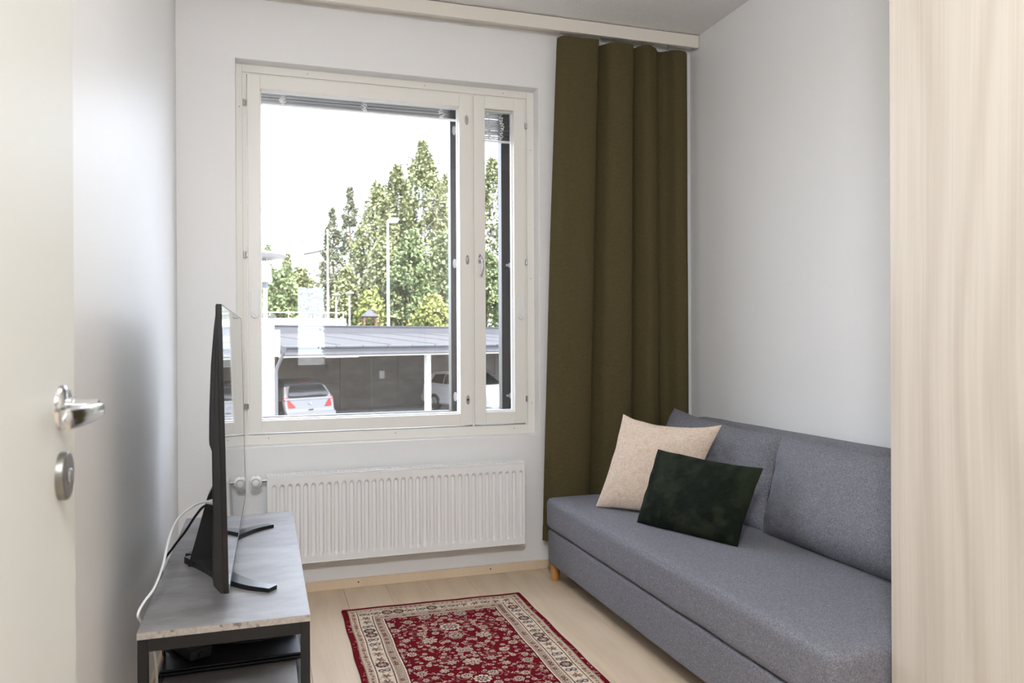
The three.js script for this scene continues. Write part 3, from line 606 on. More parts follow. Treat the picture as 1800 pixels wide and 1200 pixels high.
solo('linen_cushion', pillow([1.398, 0.395, 0.466], [1.650, 0.398, 0.830], [1.805, 0.788, 0.850], [1.535, 0.804, 0.468], 0.068, { kx: 0.085, kt: 0.17, kb: 0.05, ex: 2.2, q: 0.6, seed: 37, rc: 0.012, wr: 0.0038, cr: 0.15, n: 90, back: 0.6 }), M.linen, 'square pale beige linen cushion leaning on the sofa', 'cushion');
solo('velvet_cushion', pillow([1.436, 0.395, 0.790], [1.607, 0.395, 1.250], [1.708, 0.677, 1.262], [1.545, 0.690, 0.775], 0.060, { kx: 0.04, kt: 0.07, kb: 0.02, ex: 2.8, q: 0.6, seed: 53, rc: 0.012, wr: 0.005, cr: 0.15, n: 90, back: 0.7 }), M.velvet, 'oblong dark green velvet cushion in front of the beige one', 'cushion');

// ------------------------------------------------------------------ rug
{
  const r = thing('rug', 'dark red oriental rug with cream floral borders on the floor', 'rug');
  const C = [[0.309, 0.322], [1.081, 0.342], [1.078, 1.76], [0.306, 1.76]];
  const at = (u, v) => { const s = (a, b) => C[0][a] * 0, x = (1 - v) * ((1 - u) * C[0][0] + u * C[1][0]) + v * ((1 - u) * C[3][0] + u * C[2][0]), z = (1 - v) * ((1 - u) * C[0][1] + u * C[1][1]) + v * ((1 - u) * C[3][1] + u * C[2][1]); return [x + 0.0015 * Math.sin(v * 31), z + 0.0015 * Math.sin(u * 23)]; };
  const top = gridGeo(60, 90, (u, v) => { const [x, z] = at(u, v); return [x, 0.0085 + 0.0008 * (vnoise(u * 14, v * 22, 14, 22, 3) - 0.5), z]; }, (u, v) => [u, v]);
  top.index.array.reverse(); top.computeVertexNormals();
  part(r, 'pile', top, M.rug);
  const ring = [];
  for (let k = 0; k < 200; k++) { const t = k / 200 * 4, e = Math.floor(t), f = t - e, p = at(...[[f, 0], [1, f], [1 - f, 1], [0, 1 - f]][e]); ring.push(V(p[0], 0.0046, p[1])); }
  part(r, 'binding', new THREE.TubeGeometry(new THREE.CatmullRomCurve3(ring, true), 400, 0.0045, 8, true), M.rugEdge);
}

// ------------------------------------------------------------------ television bench and what is on it
const TX0 = -0.2815, TX1 = 0.1055, TZ0 = 0.468, TZ1 = 1.677, TY = 0.470;
{
  const t = thing('tv_bench', 'low black steel bench with grey concrete-look shelves under the television', 'bench');
  part(t, 'top', join([bxx(TX0, TX1, TY - 0.016, TY, TZ0, TZ1 - 0.0012, 0.0008)]), M.concrete);
  part(t, 'edge_band', bxx(TX0 + 0.0003, TX1 - 0.0003, TY - 0.0158, TY - 0.0004, TZ1 - 0.0012, TZ1), M.tableEdge);
  const a = 0.022, y1 = TY - 0.0162;
  for (const x of [TX0 + 0.001, TX1 - a - 0.001]) for (const z of [TZ0 + 0.002, TZ1 - a - 0.002]) part(t, 'leg', bxx(x, x + a, 0, y1, z, z + a, 0.0012), M.blackMetal);
  for (const y of [y1 - 0.030, 0.205]) {
    const hgt = y < 0.3 ? 0.022 : 0.030;
    for (const z of [TZ0 + 0.002, TZ1 - a - 0.002]) part(t, 'cross_bar', bxx(TX0 + a, TX1 - a, y, y + hgt, z + 0.001, z + a - 0.001, 0.001), M.blackMetal);
    for (const x of [TX0 + 0.001, TX1 - a - 0.001]) part(t, 'side_bar', bxx(x + 0.001, x + a - 0.001, y, y + hgt, TZ0 + a, TZ1 - a, 0.001), M.blackMetal);
  }
  part(t, 'shelf', bxx(TX0 + 0.024, TX1 - 0.024, 0.227, 0.243, TZ0 + 0.024, TZ1 - 0.026, 0.0008), M.concrete);
}
// sweep of a flat bar along a path in the horizontal plane
function bar(pts, y0, h0, h1, w0, w1) {
  const c = new THREE.CatmullRomCurve3(pts.map(([x, z]) => V(x, 0, z))), n = 24, P = [];
  for (let i = 0; i <= n; i++) { const p = c.getPoint(i / n), t = c.getTangent(i / n), k = i / n, w = (w0 + (w1 - w0) * k) / 2, h = h0 + (h1 - h0) * k, sx = -t.z, sz = t.x; P.push([[p.x - sx * w, y0, p.z - sz * w], [p.x - sx * w, y0 + h, p.z - sz * w], [p.x + sx * w, y0 + h, p.z + sz * w], [p.x + sx * w, y0, p.z + sz * w]]); }
  const pos = [], quad = (a, b, d, e) => pos.push(...a, ...b, ...d, ...a, ...d, ...e);
  for (let i = 0; i < n; i++) for (let k = 0; k < 4; k++) quad(P[i][k], P[i][(k + 1) % 4], P[i + 1][(k + 1) % 4], P[i + 1][k]);
  quad(P[0][3], P[0][2], P[0][1], P[0][0]); quad(...P[n]);
  const g = new THREE.BufferGeometry(); g.setAttribute('position', new THREE.Float32BufferAttribute(pos, 3)); g.computeVertexNormals();
  return uvBox(g);
}
{
  const tv = thing('television', 'large black flat television seen almost edge-on, its glossy screen facing right', 'television', { pos: [-0.0825, TY, 1.04] });
  const yc = 0.882 - TY, lean = [0, -0.0101, 0.0185];
  const P = [[0, -0.347], [0, 0.347], [-0.012, 0.349], [-0.0135, 0.335], [-0.020, 0.285], [-0.028, 0.205], [-0.034, 0.10], [-0.0365, 0.025], [-0.036, 0.012], [-0.031, -0.004], [-0.032, -0.15], [-0.037, -0.300], [-0.034, -0.327], [-0.018, -0.347]];
  const back = extrude(P.map(([x, y]) => [Math.min(x, -0.010), y]), 1.222, 0.004, 3).translate(0, 0, -0.611);
  const b = part(tv, 'back_cover', back, M.tvBack, [0, yc, 0], lean);
  const f = 0.617;
  part(tv, 'bezel', join([bxx(-0.012, 0, -0.347, 0.347, f - 0.006, f, 0.0012), bxx(-0.012, 0, -0.347, 0.347, -f, -f + 0.004, 0.0012), bxx(-0.012, 0, 0.343, 0.347, -f, f, 0.001), bxx(-0.012, 0, -0.347, -0.338, -f, f, 0.001)]), M.tvEdge, [0, yc, 0], lean);
  part(tv, 'screen', bxx(-0.009, -0.0006, -0.339, 0.344, -f + 0.003, f - 0.005), M.screen, [0, yc, 0], lean);
  part(tv, 'stand_neck', extrude([[-0.135, 0.002], [-0.118, 0.002], [-0.012, 0.012], [-0.012, 0.235], [-0.064, 0.235], [-0.080, 0.205]], 0.10, 0.003, 2).translate(0, 0, -0.03), M.tvEdge, [0, 0, 0.04]);
  const near = [[-0.125, 0.05], [-0.070, 0.16], [-0.012, 0.29], [0.048, 0.375], [0.103, 0.418]], far = near.map(([x, z]) => [x, 0.05 - (z - 0.05) - 0.01]);
  part(tv, 'stand_foot', bar(near, 0, 0.020, 0.011, 0.055, 0.034), M.stand);
  part(tv, 'stand_foot', bar(far, 0, 0.020, 0.011, 0.055, 0.034), M.stand);
}
{
  const c = thing('white_cable', 'white cable curving from the back of the television down behind the bench', 'cable');
  part(c, 'cord', tube([[-0.138, 0.678, 1.25], [-0.165, 0.682, 1.262], [-0.192, 0.679, 1.30], [-0.221, 0.661, 1.34], [-0.236, 0.634, 1.40], [-0.243, 0.60, 1.44], [-0.249, 0.564, 1.47], [-0.265, 0.522, 1.52], [-0.285, 0.498, 1.55], [-0.294, 0.478, 1.568], [-0.290, 0.455, 1.55], [-0.270, 0.36, 1.48], [-0.266, 0.28, 1.46], [-0.27, 0.20, 1.45], [-0.28, 0.05, 1.4], [-0.31, 0.008, 1.3]], 0.0034, 120, 10), M.whiteCable);
  part(c, 'plug', join([cyl(0.0085, 0.0085, 0.030, 20).rotateZ(PI / 2).translate(-0.129, 0.677, 1.249), cyl(0.0085, 0.0045, 0.016, 20).rotateZ(-PI / 2).translate(-0.151, 0.6785, 1.251)]), M.whiteCable);
  const k = solo('black_cable', tube([[-0.115, 0.668, 1.20], [-0.163, 0.660, 1.20], [-0.194, 0.623, 1.15], [-0.23, 0.563, 1.10], [-0.268, 0.507, 1.05], [-0.298, 0.455, 1.03], [-0.305, 0.2, 1.0], [-0.30, 0.008, 0.9]], 0.0036, 80, 10), M.blackCable, 'black cord dropping from the television behind the bench', 'cable');
}
// laptop, its power brick and leads on the lower shelf
{
  const l = thing('laptop', 'closed black laptop lying on the lower shelf of the bench', 'laptop', { pos: [-0.09, 0.243, 1.262] });
  l.rotation.y = 0.035;
  part(l, 'base', bxx(-0.182, 0.182, 0.003, 0.014, -0.122, 0.122, 0.0045, 3), M.laptop);
  part(l, 'lid', bxx(-0.183, 0.183, 0.0150, 0.0225, -0.123, 0.1235, 0.0035, 3), M.laptop);
  for (const x of [-0.15, 0.15]) part(l, 'rubber_foot', bxx(x - 0.02, x + 0.02, 0, 0.003, 0.08, 0.09, 0.001), M.dark);
  const p = thing('power_brick', 'black power brick lying on the closed laptop', 'charger', { pos: [-0.200, 0.2655, 1.285] });
  p.rotation.y = 0.5;
  part(p, 'case', rb(0.062, 0.032, 0.135, 0.006, 3).translate(0, 0.016, 0), std({ color: 0x1b1b1e, roughness: 0.5 }));
  part(p, 'lead_socket', cyl(0.008, 0.009, 0.014, 14).rotateX(PI / 2), M.dark, [0, 0.016, 0.07]);
  const loops = [];
  for (let q = 0; q < 3; q++) { const o = q * 0.0078, pts = []; for (let k = 0; k < 14; k++) { const a = k / 14 * 2 * PI; pts.push(V(-0.045 + (0.125 + q * 0.004) * Math.cos(a), 0.2705 + o + 0.002 * Math.sin(3 * a), 1.215 + (0.048 + 0.003 * q) * Math.sin(a))); } loops.push(new THREE.TubeGeometry(new THREE.CatmullRomCurve3(pts, true), 70, 0.0036, 8, true)); }
  loops.push(tube([[-0.235, 0.282, 1.345], [-0.262, 0.30, 1.33], [-0.266, 0.275, 1.30], [-0.262, 0.262, 1.34], [-0.268, 0.25, 1.39]], 0.0036, 50, 8));
  loops.push(tube([[-0.17, 0.275, 1.24], [-0.20, 0.305, 1.20], [-0.25, 0.31, 1.17], [-0.278, 0.30, 1.20]], 0.0036, 40, 8));
  solo('coiled_lead', join(loops), M.blackCable, 'coil of black power lead on top of the laptop', 'cable');
}

// ================================================================== outside the window
const GY = -1.66;                                  // car park level below the room
const rgb = (r, g, b) => new THREE.Color().setRGB(r, g, b);
const X = {
  felt: std({ map: rep(tFelt, 0.5, 0.5), roughness: 0.95 }),
  zinc: std({ color: rgb(0.058, 0.060, 0.068), roughness: 0.5, metalness: 0.3 }),
  gutter: std({ color: rgb(0.155, 0.17, 0.19), roughness: 0.3, metalness: 0.7 }),
  cast: std({ map: rep(tCastWall, 0.28, 0.28), roughness: 0.9 }),
  soffit: std({ color: rgb(0.078, 0.070, 0.062), roughness: 0.8 }),
  white: std({ color: rgb(0.86, 0.85, 0.81), roughness: 0.8 }),
  offwhite: std({ color: rgb(0.42, 0.41, 0.37), roughness: 0.8 }),
  post: std({ color: rgb(0.80, 0.80, 0.79), roughness: 0.5 }),
  asphalt: std({ map: rep(tAsphalt, 0.5, 0.5), roughness: 0.95 }),
  grass: std({ map: rep(tGrass, 0.3, 0.3), roughness: 1 }),
  silver: phy({ color: rgb(0.044, 0.046, 0.050), roughness: 0.4, metalness: 0.3, clearcoat: 0.8, clearcoatRoughness: 0.08 }),
  whiteCar: phy({ color: rgb(0.41, 0.42, 0.43), roughness: 0.4, clearcoat: 0.8, clearcoatRoughness: 0.08 }),
  carGlass: phy({ color: rgb(0.005, 0.006, 0.007), roughness: 0.08 }),
  tail: phy({ color: rgb(0.10, 0.004, 0.003), roughness: 0.4, specularIntensity: 0.4 }),
  lampGlass: phy({ color: rgb(0.55, 0.57, 0.59), roughness: 0.15, clearcoat: 0.6 }),
  tyre: std({ color: rgb(0.009, 0.009, 0.009), roughness: 0.8 }),
  rim: std({ color: rgb(0.30, 0.31, 0.32), roughness: 0.35, metalness: 0.8 }),
  plate: std({ color: rgb(0.60, 0.60, 0.58), roughness: 0.5 }),
  brown: std({ color: rgb(0.08, 0.042, 0.026), roughness: 0.8 }),
  roofDark: std({ color: rgb(0.034, 0.035, 0.041), roughness: 0.7 }),
  pale: std({ color: rgb(0.30, 0.30, 0.31), roughness: 0.6 }),
  winDark: phy({ color: rgb(0.075, 0.092, 0.11), roughness: 0.15 }),
  railGlass: phy({ color: rgb(0.20, 0.225, 0.25), roughness: 0.12 }),
  birchBark: std({ color: rgb(0.50, 0.48, 0.45), roughness: 0.9 }),
  bark: std({ color: rgb(0.11, 0.077, 0.051), roughness: 0.95 }),
  leaf: std({ color: rgb(1, 1, 1), vertexColors: true, roughness: 0.85, side: THREE.DoubleSide }),
};
solo('ground', bxx(-60, 80, GY - 0.4, GY, -60, 160), X.asphalt, 'grey asphalt of the car park outside', 'ground', struct);
{
  const g = solo('grass_bank', bxx(-80, 110, -0.4, 1.62 - GY, -110, -8.2, 0.3, 3), X.grass, 'raised grassy ground behind the carport', 'ground', struct);
  g.position.set(0.58, GY, -20.46); g.rotation.y = 26 * PI / 180;
}

// carport: its own axes run along the eave (x) and out of the front (z)
const CP = [0.58, GY, -20.46], CA = 26 * PI / 180;
{
  const c = thing('carport', 'long grey carport with a sloping felt roof and concrete back wall', 'carport', { pos: CP, turn: CA });
  const L = 17, D = 6.2, ye = 2.66, yb = 3.11;
  const tilt = Math.atan2(yb - ye, D);
  part(c, 'roof', uvBox(new THREE.BoxGeometry(L, 0.10, D / Math.cos(tilt)).toNonIndexed()), X.felt, [L / 2 - 0.1, (ye + yb) / 2 - 0.055, -D / 2], [tilt, 0, 0]);
  for (let k = 1; k < 9; k++) part(c, 'roof_seam', new THREE.BoxGeometry(0.05, 0.012, D / Math.cos(tilt) - 0.1), X.felt, [k * 1.95, (ye + yb) / 2 + 0.001, -D / 2], [tilt, 0, 0]);
  part(c, 'parapet', bxx(-0.1, L - 0.1, yb - 0.3, yb + 0.27, -D - 0.15, -D + 0.02), X.zinc);
  part(c, 'parapet_cap', bxx(-0.12, L - 0.08, yb + 0.27, yb + 0.31, -D - 0.2, -D + 0.07), X.roofDark);
  part(c, 'fascia', bxx(-0.1, L - 0.1, 2.36, 2.60, -0.10, -0.04, 0.004), X.zinc);
  const gut = gridGeo(1, 12, (u, v) => { const a = PI + v * PI; return [-0.1 + u * L, 2.635 + 0.06 * Math.sin(a), 0.03 + 0.06 * Math.cos(a)]; });
  part(c, 'gutter', gut, X.gutter);
  part(c, 'gutter_lip', cyl(0.012, 0.012, L, 8).rotateZ(PI / 2), X.gutter, [L / 2 - 0.1, 2.637, 0.09]);
  for (let k = 0; k < 17; k++) part(c, 'gutter_bracket', bxx(-0.012, 0.012, -0.05, 0.03, -0.05, 0.10), X.zinc, [0.75 + k * 0.98, 2.63, 0.012]);
  part(c, 'soffit', bxx(-0.1, L - 0.1, 2.33, 2.36, -D, -0.1), X.soffit);
  part(c, 'eave_strip', bxx(-0.1, L - 0.1, 2.29, 2.33, -0.16, -0.10), X.offwhite);
  for (const x of [5.95, 11.9, 16.7]) part(c, 'post', bxx(x - 0.085, x + 0.085, 0, 2.33, -0.83, -0.66, 0.004), X.post);
  for (let r = 0; r < 2; r++) for (let k = 0; k < 6; k++) part(c, 'wall_panel', bxx(-0.1 + k * 2.84, 2.725 + k * 2.84, r ? 1.09 : 0, r ? 2.33 : 1.075, -D, -D + 0.14, 0.006), X.cast);
  part(c, 'wall_backing', bxx(-0.1, L - 0.1, 0, 2.33, -D - 0.1, -D + 0.005), X.offwhite);
  part(c, 'end_panel', bxx(-0.16, -0.02, 0, 2.33, -D, -0.5), X.cast);
  // white rendered pier left of the carport, its cap, and the downpipe
  part(c, 'end_pier', bxx(-1.75, -0.165, 0, 3.48, -D, -0.30, 0.01), X.white);
  part(c, 'pier_cap', bxx(-1.8, -0.12, 3.48, 3.56, -D, -0.24, 0.004), X.roofDark);
  part(c, 'gable', bxx(-0.165, -0.1, 2.33, 3.12, -D, -0.06), X.white);
  part(c, 'downpipe', tube([[-0.03, 2.60, 0.03], [-0.03, 2.50, 0.02], [-0.05, 2.36, -0.02], [-0.13, 2.02, -0.17], [-0.15, 1.90, -0.2], [-0.15, 1.5, -0.2], [-0.15, 0.05, -0.2]], 0.048, 60, 12), X.zinc);
  part(c, 'drain_funnel', cyl(0.10, 0.055, 0.2, 14), X.zinc, [-0.03, 2.53, 0.03]);
  part(c, 'junction_box', bxx(-0.13, 0.13, -0.16, 0.16, 0, 0.1, 0.01), X.offwhite, [7.55, 1.35, -D + 0.14]);
  part(c, 'light_batten', bxx(1.95, 3.2, 2.24, 2.325, -1.05, -0.93, 0.02, 2), X.post);
}
// cars parked nose-in and nose-out
function car(name, label, paint, x, z, turn, rearDetails) {
  const g = thing(name, label, 'car', { pos: [0, GY, 0] });
  const ca = Math.cos(CA), sa = Math.sin(CA);
  g.position.set(CP[0] + x * ca + z * sa, GY, CP[2] - x * sa + z * ca); g.rotation.y = CA + turn;
  const W = 1.80;
  const ext = (pts, w, b) => { const e = extrude(pts.map(([zz, y]) => [-zz, y]), w - 2 * b, b, 4); e.translate(0, 0, -(w - 2 * b) / 2); e.rotateY(PI / 2); return e; };   // profile (z, y) -> x across
  // lower shell
  const low = ext([[-0.02, 0.30], [0.03, 0.42], [0.035, 0.58], [-0.03, 0.68], [-0.07, 0.80], [-0.13, 1.00], [-3.10, 1.02], [-3.55, 0.93], [-4.05, 0.78], [-4.22, 0.62], [-4.25, 0.42], [-4.18, 0.26], [-0.3, 0.24]], W, 0.07);
  const p = low.attributes.position;
  for (let i = 0; i < p.count; i++) { const zz = p.getZ(i), t = Math.max(sstep(-3.5, -4.25, zz), 0.35 * sstep(-0.25, 0.05, zz)); p.setX(i, p.getX(i) * (1 - 0.16 * t)); }
  low.computeVertexNormals();
  part(g, 'body', low, paint);
  const cab = ext([[-0.10, 0.96], [-0.22, 1.14], [-0.44, 1.45], [-0.62, 1.53], [-1.2, 1.575], [-1.8, 1.56], [-2.35, 1.46], [-3.15, 0.98]], W - 0.06, 0.06);
  const q = cab.attributes.position;
  for (let i = 0; i < q.count; i++) { const t = clamp((q.getY(i) - 0.98) / 0.6, 0, 1); q.setX(i, q.getX(i) * (1 - 0.24 * t)); }
  cab.computeVertexNormals();
  part(g, 'cabin', cab, paint);
  // windows: rounded sheets set on the shell
  const sheet = (pts, r, n) => { const s = new THREE.Shape(), m = pts.length; for (let k = 0; k < m; k++) { const a = new THREE.Vector2(...pts[k]), b = new THREE.Vector2(...pts[(k + 1) % m]), z0 = new THREE.Vector2(...pts[(k + m - 1) % m]), i1 = a.clone().add(z0.clone().sub(a).setLength(r)), i2 = a.clone().add(b.clone().sub(a).setLength(r)); if (k) s.lineTo(i1.x, i1.y); else s.moveTo(i1.x, i1.y); s.quadraticCurveTo(a.x, a.y, i2.x, i2.y); } s.closePath(); return new THREE.ExtrudeGeometry(s, { depth: 0.012, bevelEnabled: false, curveSegments: 6 }); };
  part(g, 'rear_window', sheet([[-0.72, 0.0], [0.72, 0.0], [0.56, 0.40], [-0.56, 0.40]], 0.09), X.carGlass, [0, 1.075, -0.105], [-0.60, 0, 0]);
  part(g, 'windscreen', sheet([[-0.72, 0.0], [0.72, 0.0], [0.58, 0.80], [-0.58, 0.80]], 0.08).rotateY(PI), X.carGlass, [0, 1.06, -3.10], [1.02, 0, 0]);
  for (const s of [-1, 1]) {
    const side = [[[-0.60, 0.06], [-1.36, 0.02], [-1.36, 0.44], [-0.74, 0.40]], [[-1.42, 0.02], [-2.10, 0.0], [-2.02, 0.40], [-1.42, 0.44]], [[-2.16, 0.0], [-2.86, 0.0], [-2.30, 0.33], [-2.10, 0.39]]];
    for (const pts of side) { const w = sheet(pts.map(([a, b]) => [-a, b]), 0.03).rotateY(PI / 2).translate(-0.006, 0, 0); part(g, 'side_window', w, X.carGlass, [s * 0.862, 1.04, 0], [0, 0, s * 0.335]); }
    part(g, 'tail_light', sheet(s > 0 ? [[0, 0], [0.34, -0.02], [0.36, 0.34], [0.25, 0.33]] : [[0, 0], [-0.25, 0.33], [-0.36, 0.34], [-0.34, -0.02]], 0.03), X.tail, [s * 0.50, 0.735, -0.030], [-0.30, s * 0.12, 0]);
    part(g, 'tail_light_side', bxx(-0.02, 0.02, 0, 0.2, -0.16, 0.02, 0.012, 2), X.tail, [s * 0.835, 0.80, -0.13]);
    part(g, 'headlight', new THREE.SphereGeometry(0.16, 20, 12).scale(1, 0.42, 1.5), X.lampGlass, [s * 0.62, 0.78, -3.86], [0.28, s * 0.5, 0]);
    part(g, 'wing_mirror', rb(0.18, 0.13, 0.09, 0.03, 2), paint, [s * 0.96, 1.06, -2.72]);
    for (const zz of [-0.82, -3.42]) {
      const t = part(g, 'wheel', lathe([[0.20, -0.09], [0.30, -0.10], [0.325, -0.07], [0.325, 0.07], [0.30, 0.10], [0.20, 0.09], [0.20, -0.09]], 32).rotateZ(PI / 2), X.tyre, [s * 0.80, 0.325, zz]);
      const sp = [lathe([[0.0001, 0.085], [0.06, 0.08], [0.065, 0.05]], 20).rotateZ(-PI / 2 * s)]; for (let k = 0; k < 7; k++) sp.push(rb(0.03, 0.17, 0.04, 0.008, 1).translate(s * 0.065, 0.12, 0).rotateX(k / 7 * 2 * PI)); sp.push(lathe([[0.185, 0.085], [0.205, 0.09], [0.205, 0.02], [0.185, 0.02]], 32).rotateZ(-PI / 2 * s));
      part(t, 'rim', join(sp), X.rim);
    }
  }
  part(g, 'brake_light', rb(0.34, 0.025, 0.03, 0.008, 1), X.tail, [0, 1.475, -0.44]);
  part(g, 'rear_bumper', ext([[-0.10, 0.32], [0.04, 0.34], [0.085, 0.46], [0.06, 0.585], [-0.10, 0.60]], W - 0.10, 0.03), paint);
  part(g, 'front_bumper', ext([[-4.12, 0.28], [-4.24, 0.32], [-4.28, 0.46], [-4.24, 0.56], [-4.1, 0.58]], W - 0.34, 0.04), paint);
  part(g, 'air_intake', rb(0.9, 0.12, 0.06, 0.03, 2), X.tyre, [0, 0.40, -4.27]);
  part(g, 'tailgate_handle', rb(0.16, 0.03, 0.02, 0.006, 1), X.tyre, [0, 0.655, 0.012]);
  part(g, 'number_plate', rb(0.44, 0.11, 0.012, 0.004, 1), X.plate, [0, 0.40, 0.118]);
  if (rearDetails) part(g, 'emblem', join([rb(0.012, 0.075, 0.012, 0.003, 1).rotateZ(0.5).translate(-0.014, 0, 0), rb(0.012, 0.06, 0.012, 0.003, 1).rotateZ(-0.6).translate(0.014, -0.004, 0), rb(0.012, 0.04, 0.012, 0.003, 1).rotateZ(1.2).translate(0.004, 0.024, 0)]), X.rim, [0, 0.845, -0.025]);
  part(g, 'wiper', rb(0.5, 0.015, 0.015, 0.004, 1), X.tyre, [0.2, 1.105, -0.10], [0, 0, 0.05]);
  part(g, 'exhaust', cyl(0.03, 0.03, 0.12, 12).rotateX(PI / 2), X.rim, [-0.55, 0.24, -0.02]);
  return g;
}
car('hatchback', 'silver hatchback parked nose-in with its red tail lights towards the window', X.silver, 1.12, -0.42, 0, true);
car('parked_car', 'white car at the right, parked nose-out under the carport roof', X.whiteCar, 9.05, -4.05, PI, false);

// round service balcony on a column
{
  const b = thing('round_balcony', 'round white balcony on a slim column at the left of the view', 'balcony', { pos: [-0.38, GY, -16.4] });
  const o = -GY;
  part(b, 'canopy', lathe([[0.0001, 3.34 + o], [0.9, 3.26 + o], [0.93, 3.22 + o], [0.6, 3.15 + o], [0.0001, 3.12 + o]], 40), X.pale);
  part(b, 'railing', lathe([[0.555, 2.72 + o], [0.585, 2.72 + o], [0.585, 2.96 + o], [0.555, 2.96 + o], [0.555, 2.72 + o]], 40), X.railGlass);
  part(b, 'slab', lathe([[0.0001, 2.56 + o], [0.55, 2.58 + o], [0.59, 2.62 + o], [0.59, 2.72 + o], [0.0001, 2.72 + o]], 40), X.offwhite);
  for (let k = 0; k < 10; k++) { const a = k / 10 * 2 * PI; part(b, 'baluster', cyl(0.012, 0.012, 0.5, 8), X.pale, [0.57 * Math.cos(a), 2.94 + o, 0.57 * Math.sin(a)]); }
  part(b, 'column', cyl(0.05, 0.05, 2.58 + o, 20), X.post, [0.42, (2.58 + o) / 2, 0.1]);
  part(b, 'collar', cyl(0.075, 0.06, 0.14, 20), X.gutter, [0.42, 2.5 + o, 0.1]);
}
// low white wall with a rail, lamps, flag pole, shelter
solo('retaining_wall', bxx(-0.6, 3.65, 1.60, 2.16, -33.4, -33.0, 0.01), X.white, 'low white wall above the carport roof', 'wall');
{
  const f = thing('railing', 'thin pale railing along the low white wall', 'railing', { pos: [-0.6, 2.16, -33.2] });
  part(f, 'handrail', cyl(0.02, 0.02, 4.2, 8).rotateZ(PI / 2), X.pale, [2.1, 0.28, 0]);
  for (let k = 0; k < 6; k++) part(f, 'post', cyl(0.016, 0.016, 0.28, 8), X.pale, [0.05 + k * 0.82, 0.14, 0]);
}
function lampPost(x, z, y0, y1, arm, label) {
  const l = thing('street_lamp', label, 'street lamp', { pos: [x, y0, z] }), h = y1 - y0;
  part(l, 'pole', cyl(0.045, 0.075, h, 14), X.post, [0, h / 2, 0]);
  part(l, 'head', new THREE.SphereGeometry(0.2, 20, 12).scale(1.55, 0.62, 1.0), X.post, [arm * 0.26, h + 0.06, 0], [0, 0, arm * 0.16]);
  part(l, 'lens', new THREE.SphereGeometry(0.14, 16, 8).scale(1.5, 0.4, 1.0), X.lampGlass, [arm * 0.30, h - 0.02, 0]);
}
lampPost(6.02, -35.6, 1.62, 7.16, 1, 'tall white street lamp before the birches');
lampPost(10.15, -38.0, 1.62, 9.05, -1, 'street lamp with only its head showing left of the dark window stile');
for (const [x, z, y, label] of [[3.47, -35.9, 3.42, 'small park lamp left of its twin above the white wall'], [4.11, -35.8, 3.50, 'small park lamp right of its twin above the white wall']]) {
  const l = thing('park_lamp', label, 'park lamp', { pos: [x, 1.62, z] }), h = y - 1.62;
  part(l, 'pole', cyl(0.03, 0.04, h, 10), X.post, [0, h / 2, 0]);
  part(l, 'shade', lathe([[0.0001, 0.10], [0.10, 0.08], [0.26, 0.0], [0.10, -0.03], [0.05, -0.12], [0.0001, -0.12]], 20), X.pale, [0, h, 0]);
}
{
  const f = thing('flag_pole', 'bare white flag pole left of the tall trees', 'pole', { pos: [3.24, 1.62, -38.2] });
  part(f, 'pole', cyl(0.025, 0.06, 5.3, 12), X.post, [0, 2.65, 0]);
  part(f, 'finial', new THREE.SphereGeometry(0.06, 12, 8), X.post, [0, 5.33, 0]);
  const s = thing('garden_shelter', 'small brown timber shelter with a dark hipped roof', 'shelter', { pos: [4.98, 1.62, -34.8] });
  part(s, 'roof', lathe([[0.0001, 1.08], [0.06, 1.02], [0.56, 0.72], [0.54, 0.67], [0.0001, 0.72]], 4).rotateY(PI / 4), X.roofDark);
  for (const [x, z] of [[-0.3, -0.3], [0.3, -0.3], [-0.3, 0.3], [0.3, 0.3]]) part(s, 'post', bxx(x - 0.04, x + 0.04, 0, 0.72, z - 0.04, z + 0.04), X.brown);
  for (const z of [-0.3, 0.3]) part(s, 'brace', tube([[-0.3, 0.45, z], [-0.12, 0.64, z], [0.12, 0.64, z], [0.3, 0.45, z]], 0.03, 16, 6), X.brown);
}
// far buildings
{
  const b = thing('white_building', 'far white building with a pitched roof line at the left', 'building', { pos: [0, 1.5, -92] });
  const s = extrude([[4.0, 0], [9.5, 0], [9.5, 10.6], [4.0, 9.35]], 8).translate(0, 0, -4);
  part(b, 'wall', s, X.white);
  part(b, 'roof', extrude([[3.8, 9.34], [9.7, 10.68], [9.7, 10.86], [3.8, 9.52]], 8.4).translate(0, 0, -4.2), X.roofDark);
  const w = thing('flat_roofed_building', 'far pale block with dark windows beside the white building', 'building', { pos: [0, 1.5, -82] });
  part(w, 'wall', bxx(-3.5, 3.95, 0, 8.75, -5, 0), X.offwhite);
  part(w, 'roof', bxx(-3.8, 4.1, 8.75, 9.1, -5.2, 0.3), X.pale);
  part(w, 'bay', extrude([[2.2, 0], [3.95, 0], [3.95, 9.0], [2.2, 8.2]], 1.0).translate(0, 0, -0.2), X.white);
  for (const [x0, x1, y0, y1] of [[1.45, 1.95, 6.3, 7.1], [0.4, 1.1, 6.3, 7.1], [2.35, 2.95, 6.7, 7.6], [2.35, 2.95, 5.0, 5.9], [3.25, 3.85, 4.9, 6.0], [-1.2, -0.4, 6.3, 7.1]]) { const f = part(w, 'window', bxx(x0 - 0.06, x1 + 0.06, y0 - 0.06, y1 + 0.06, 0, x0 > 2 ? 0.84 : 0.05), X.pale); part(f, 'pane', bxx(x0, x1, y0, y1, 0.02, x0 > 2 ? 0.88 : 0.09), X.winDark); }
}
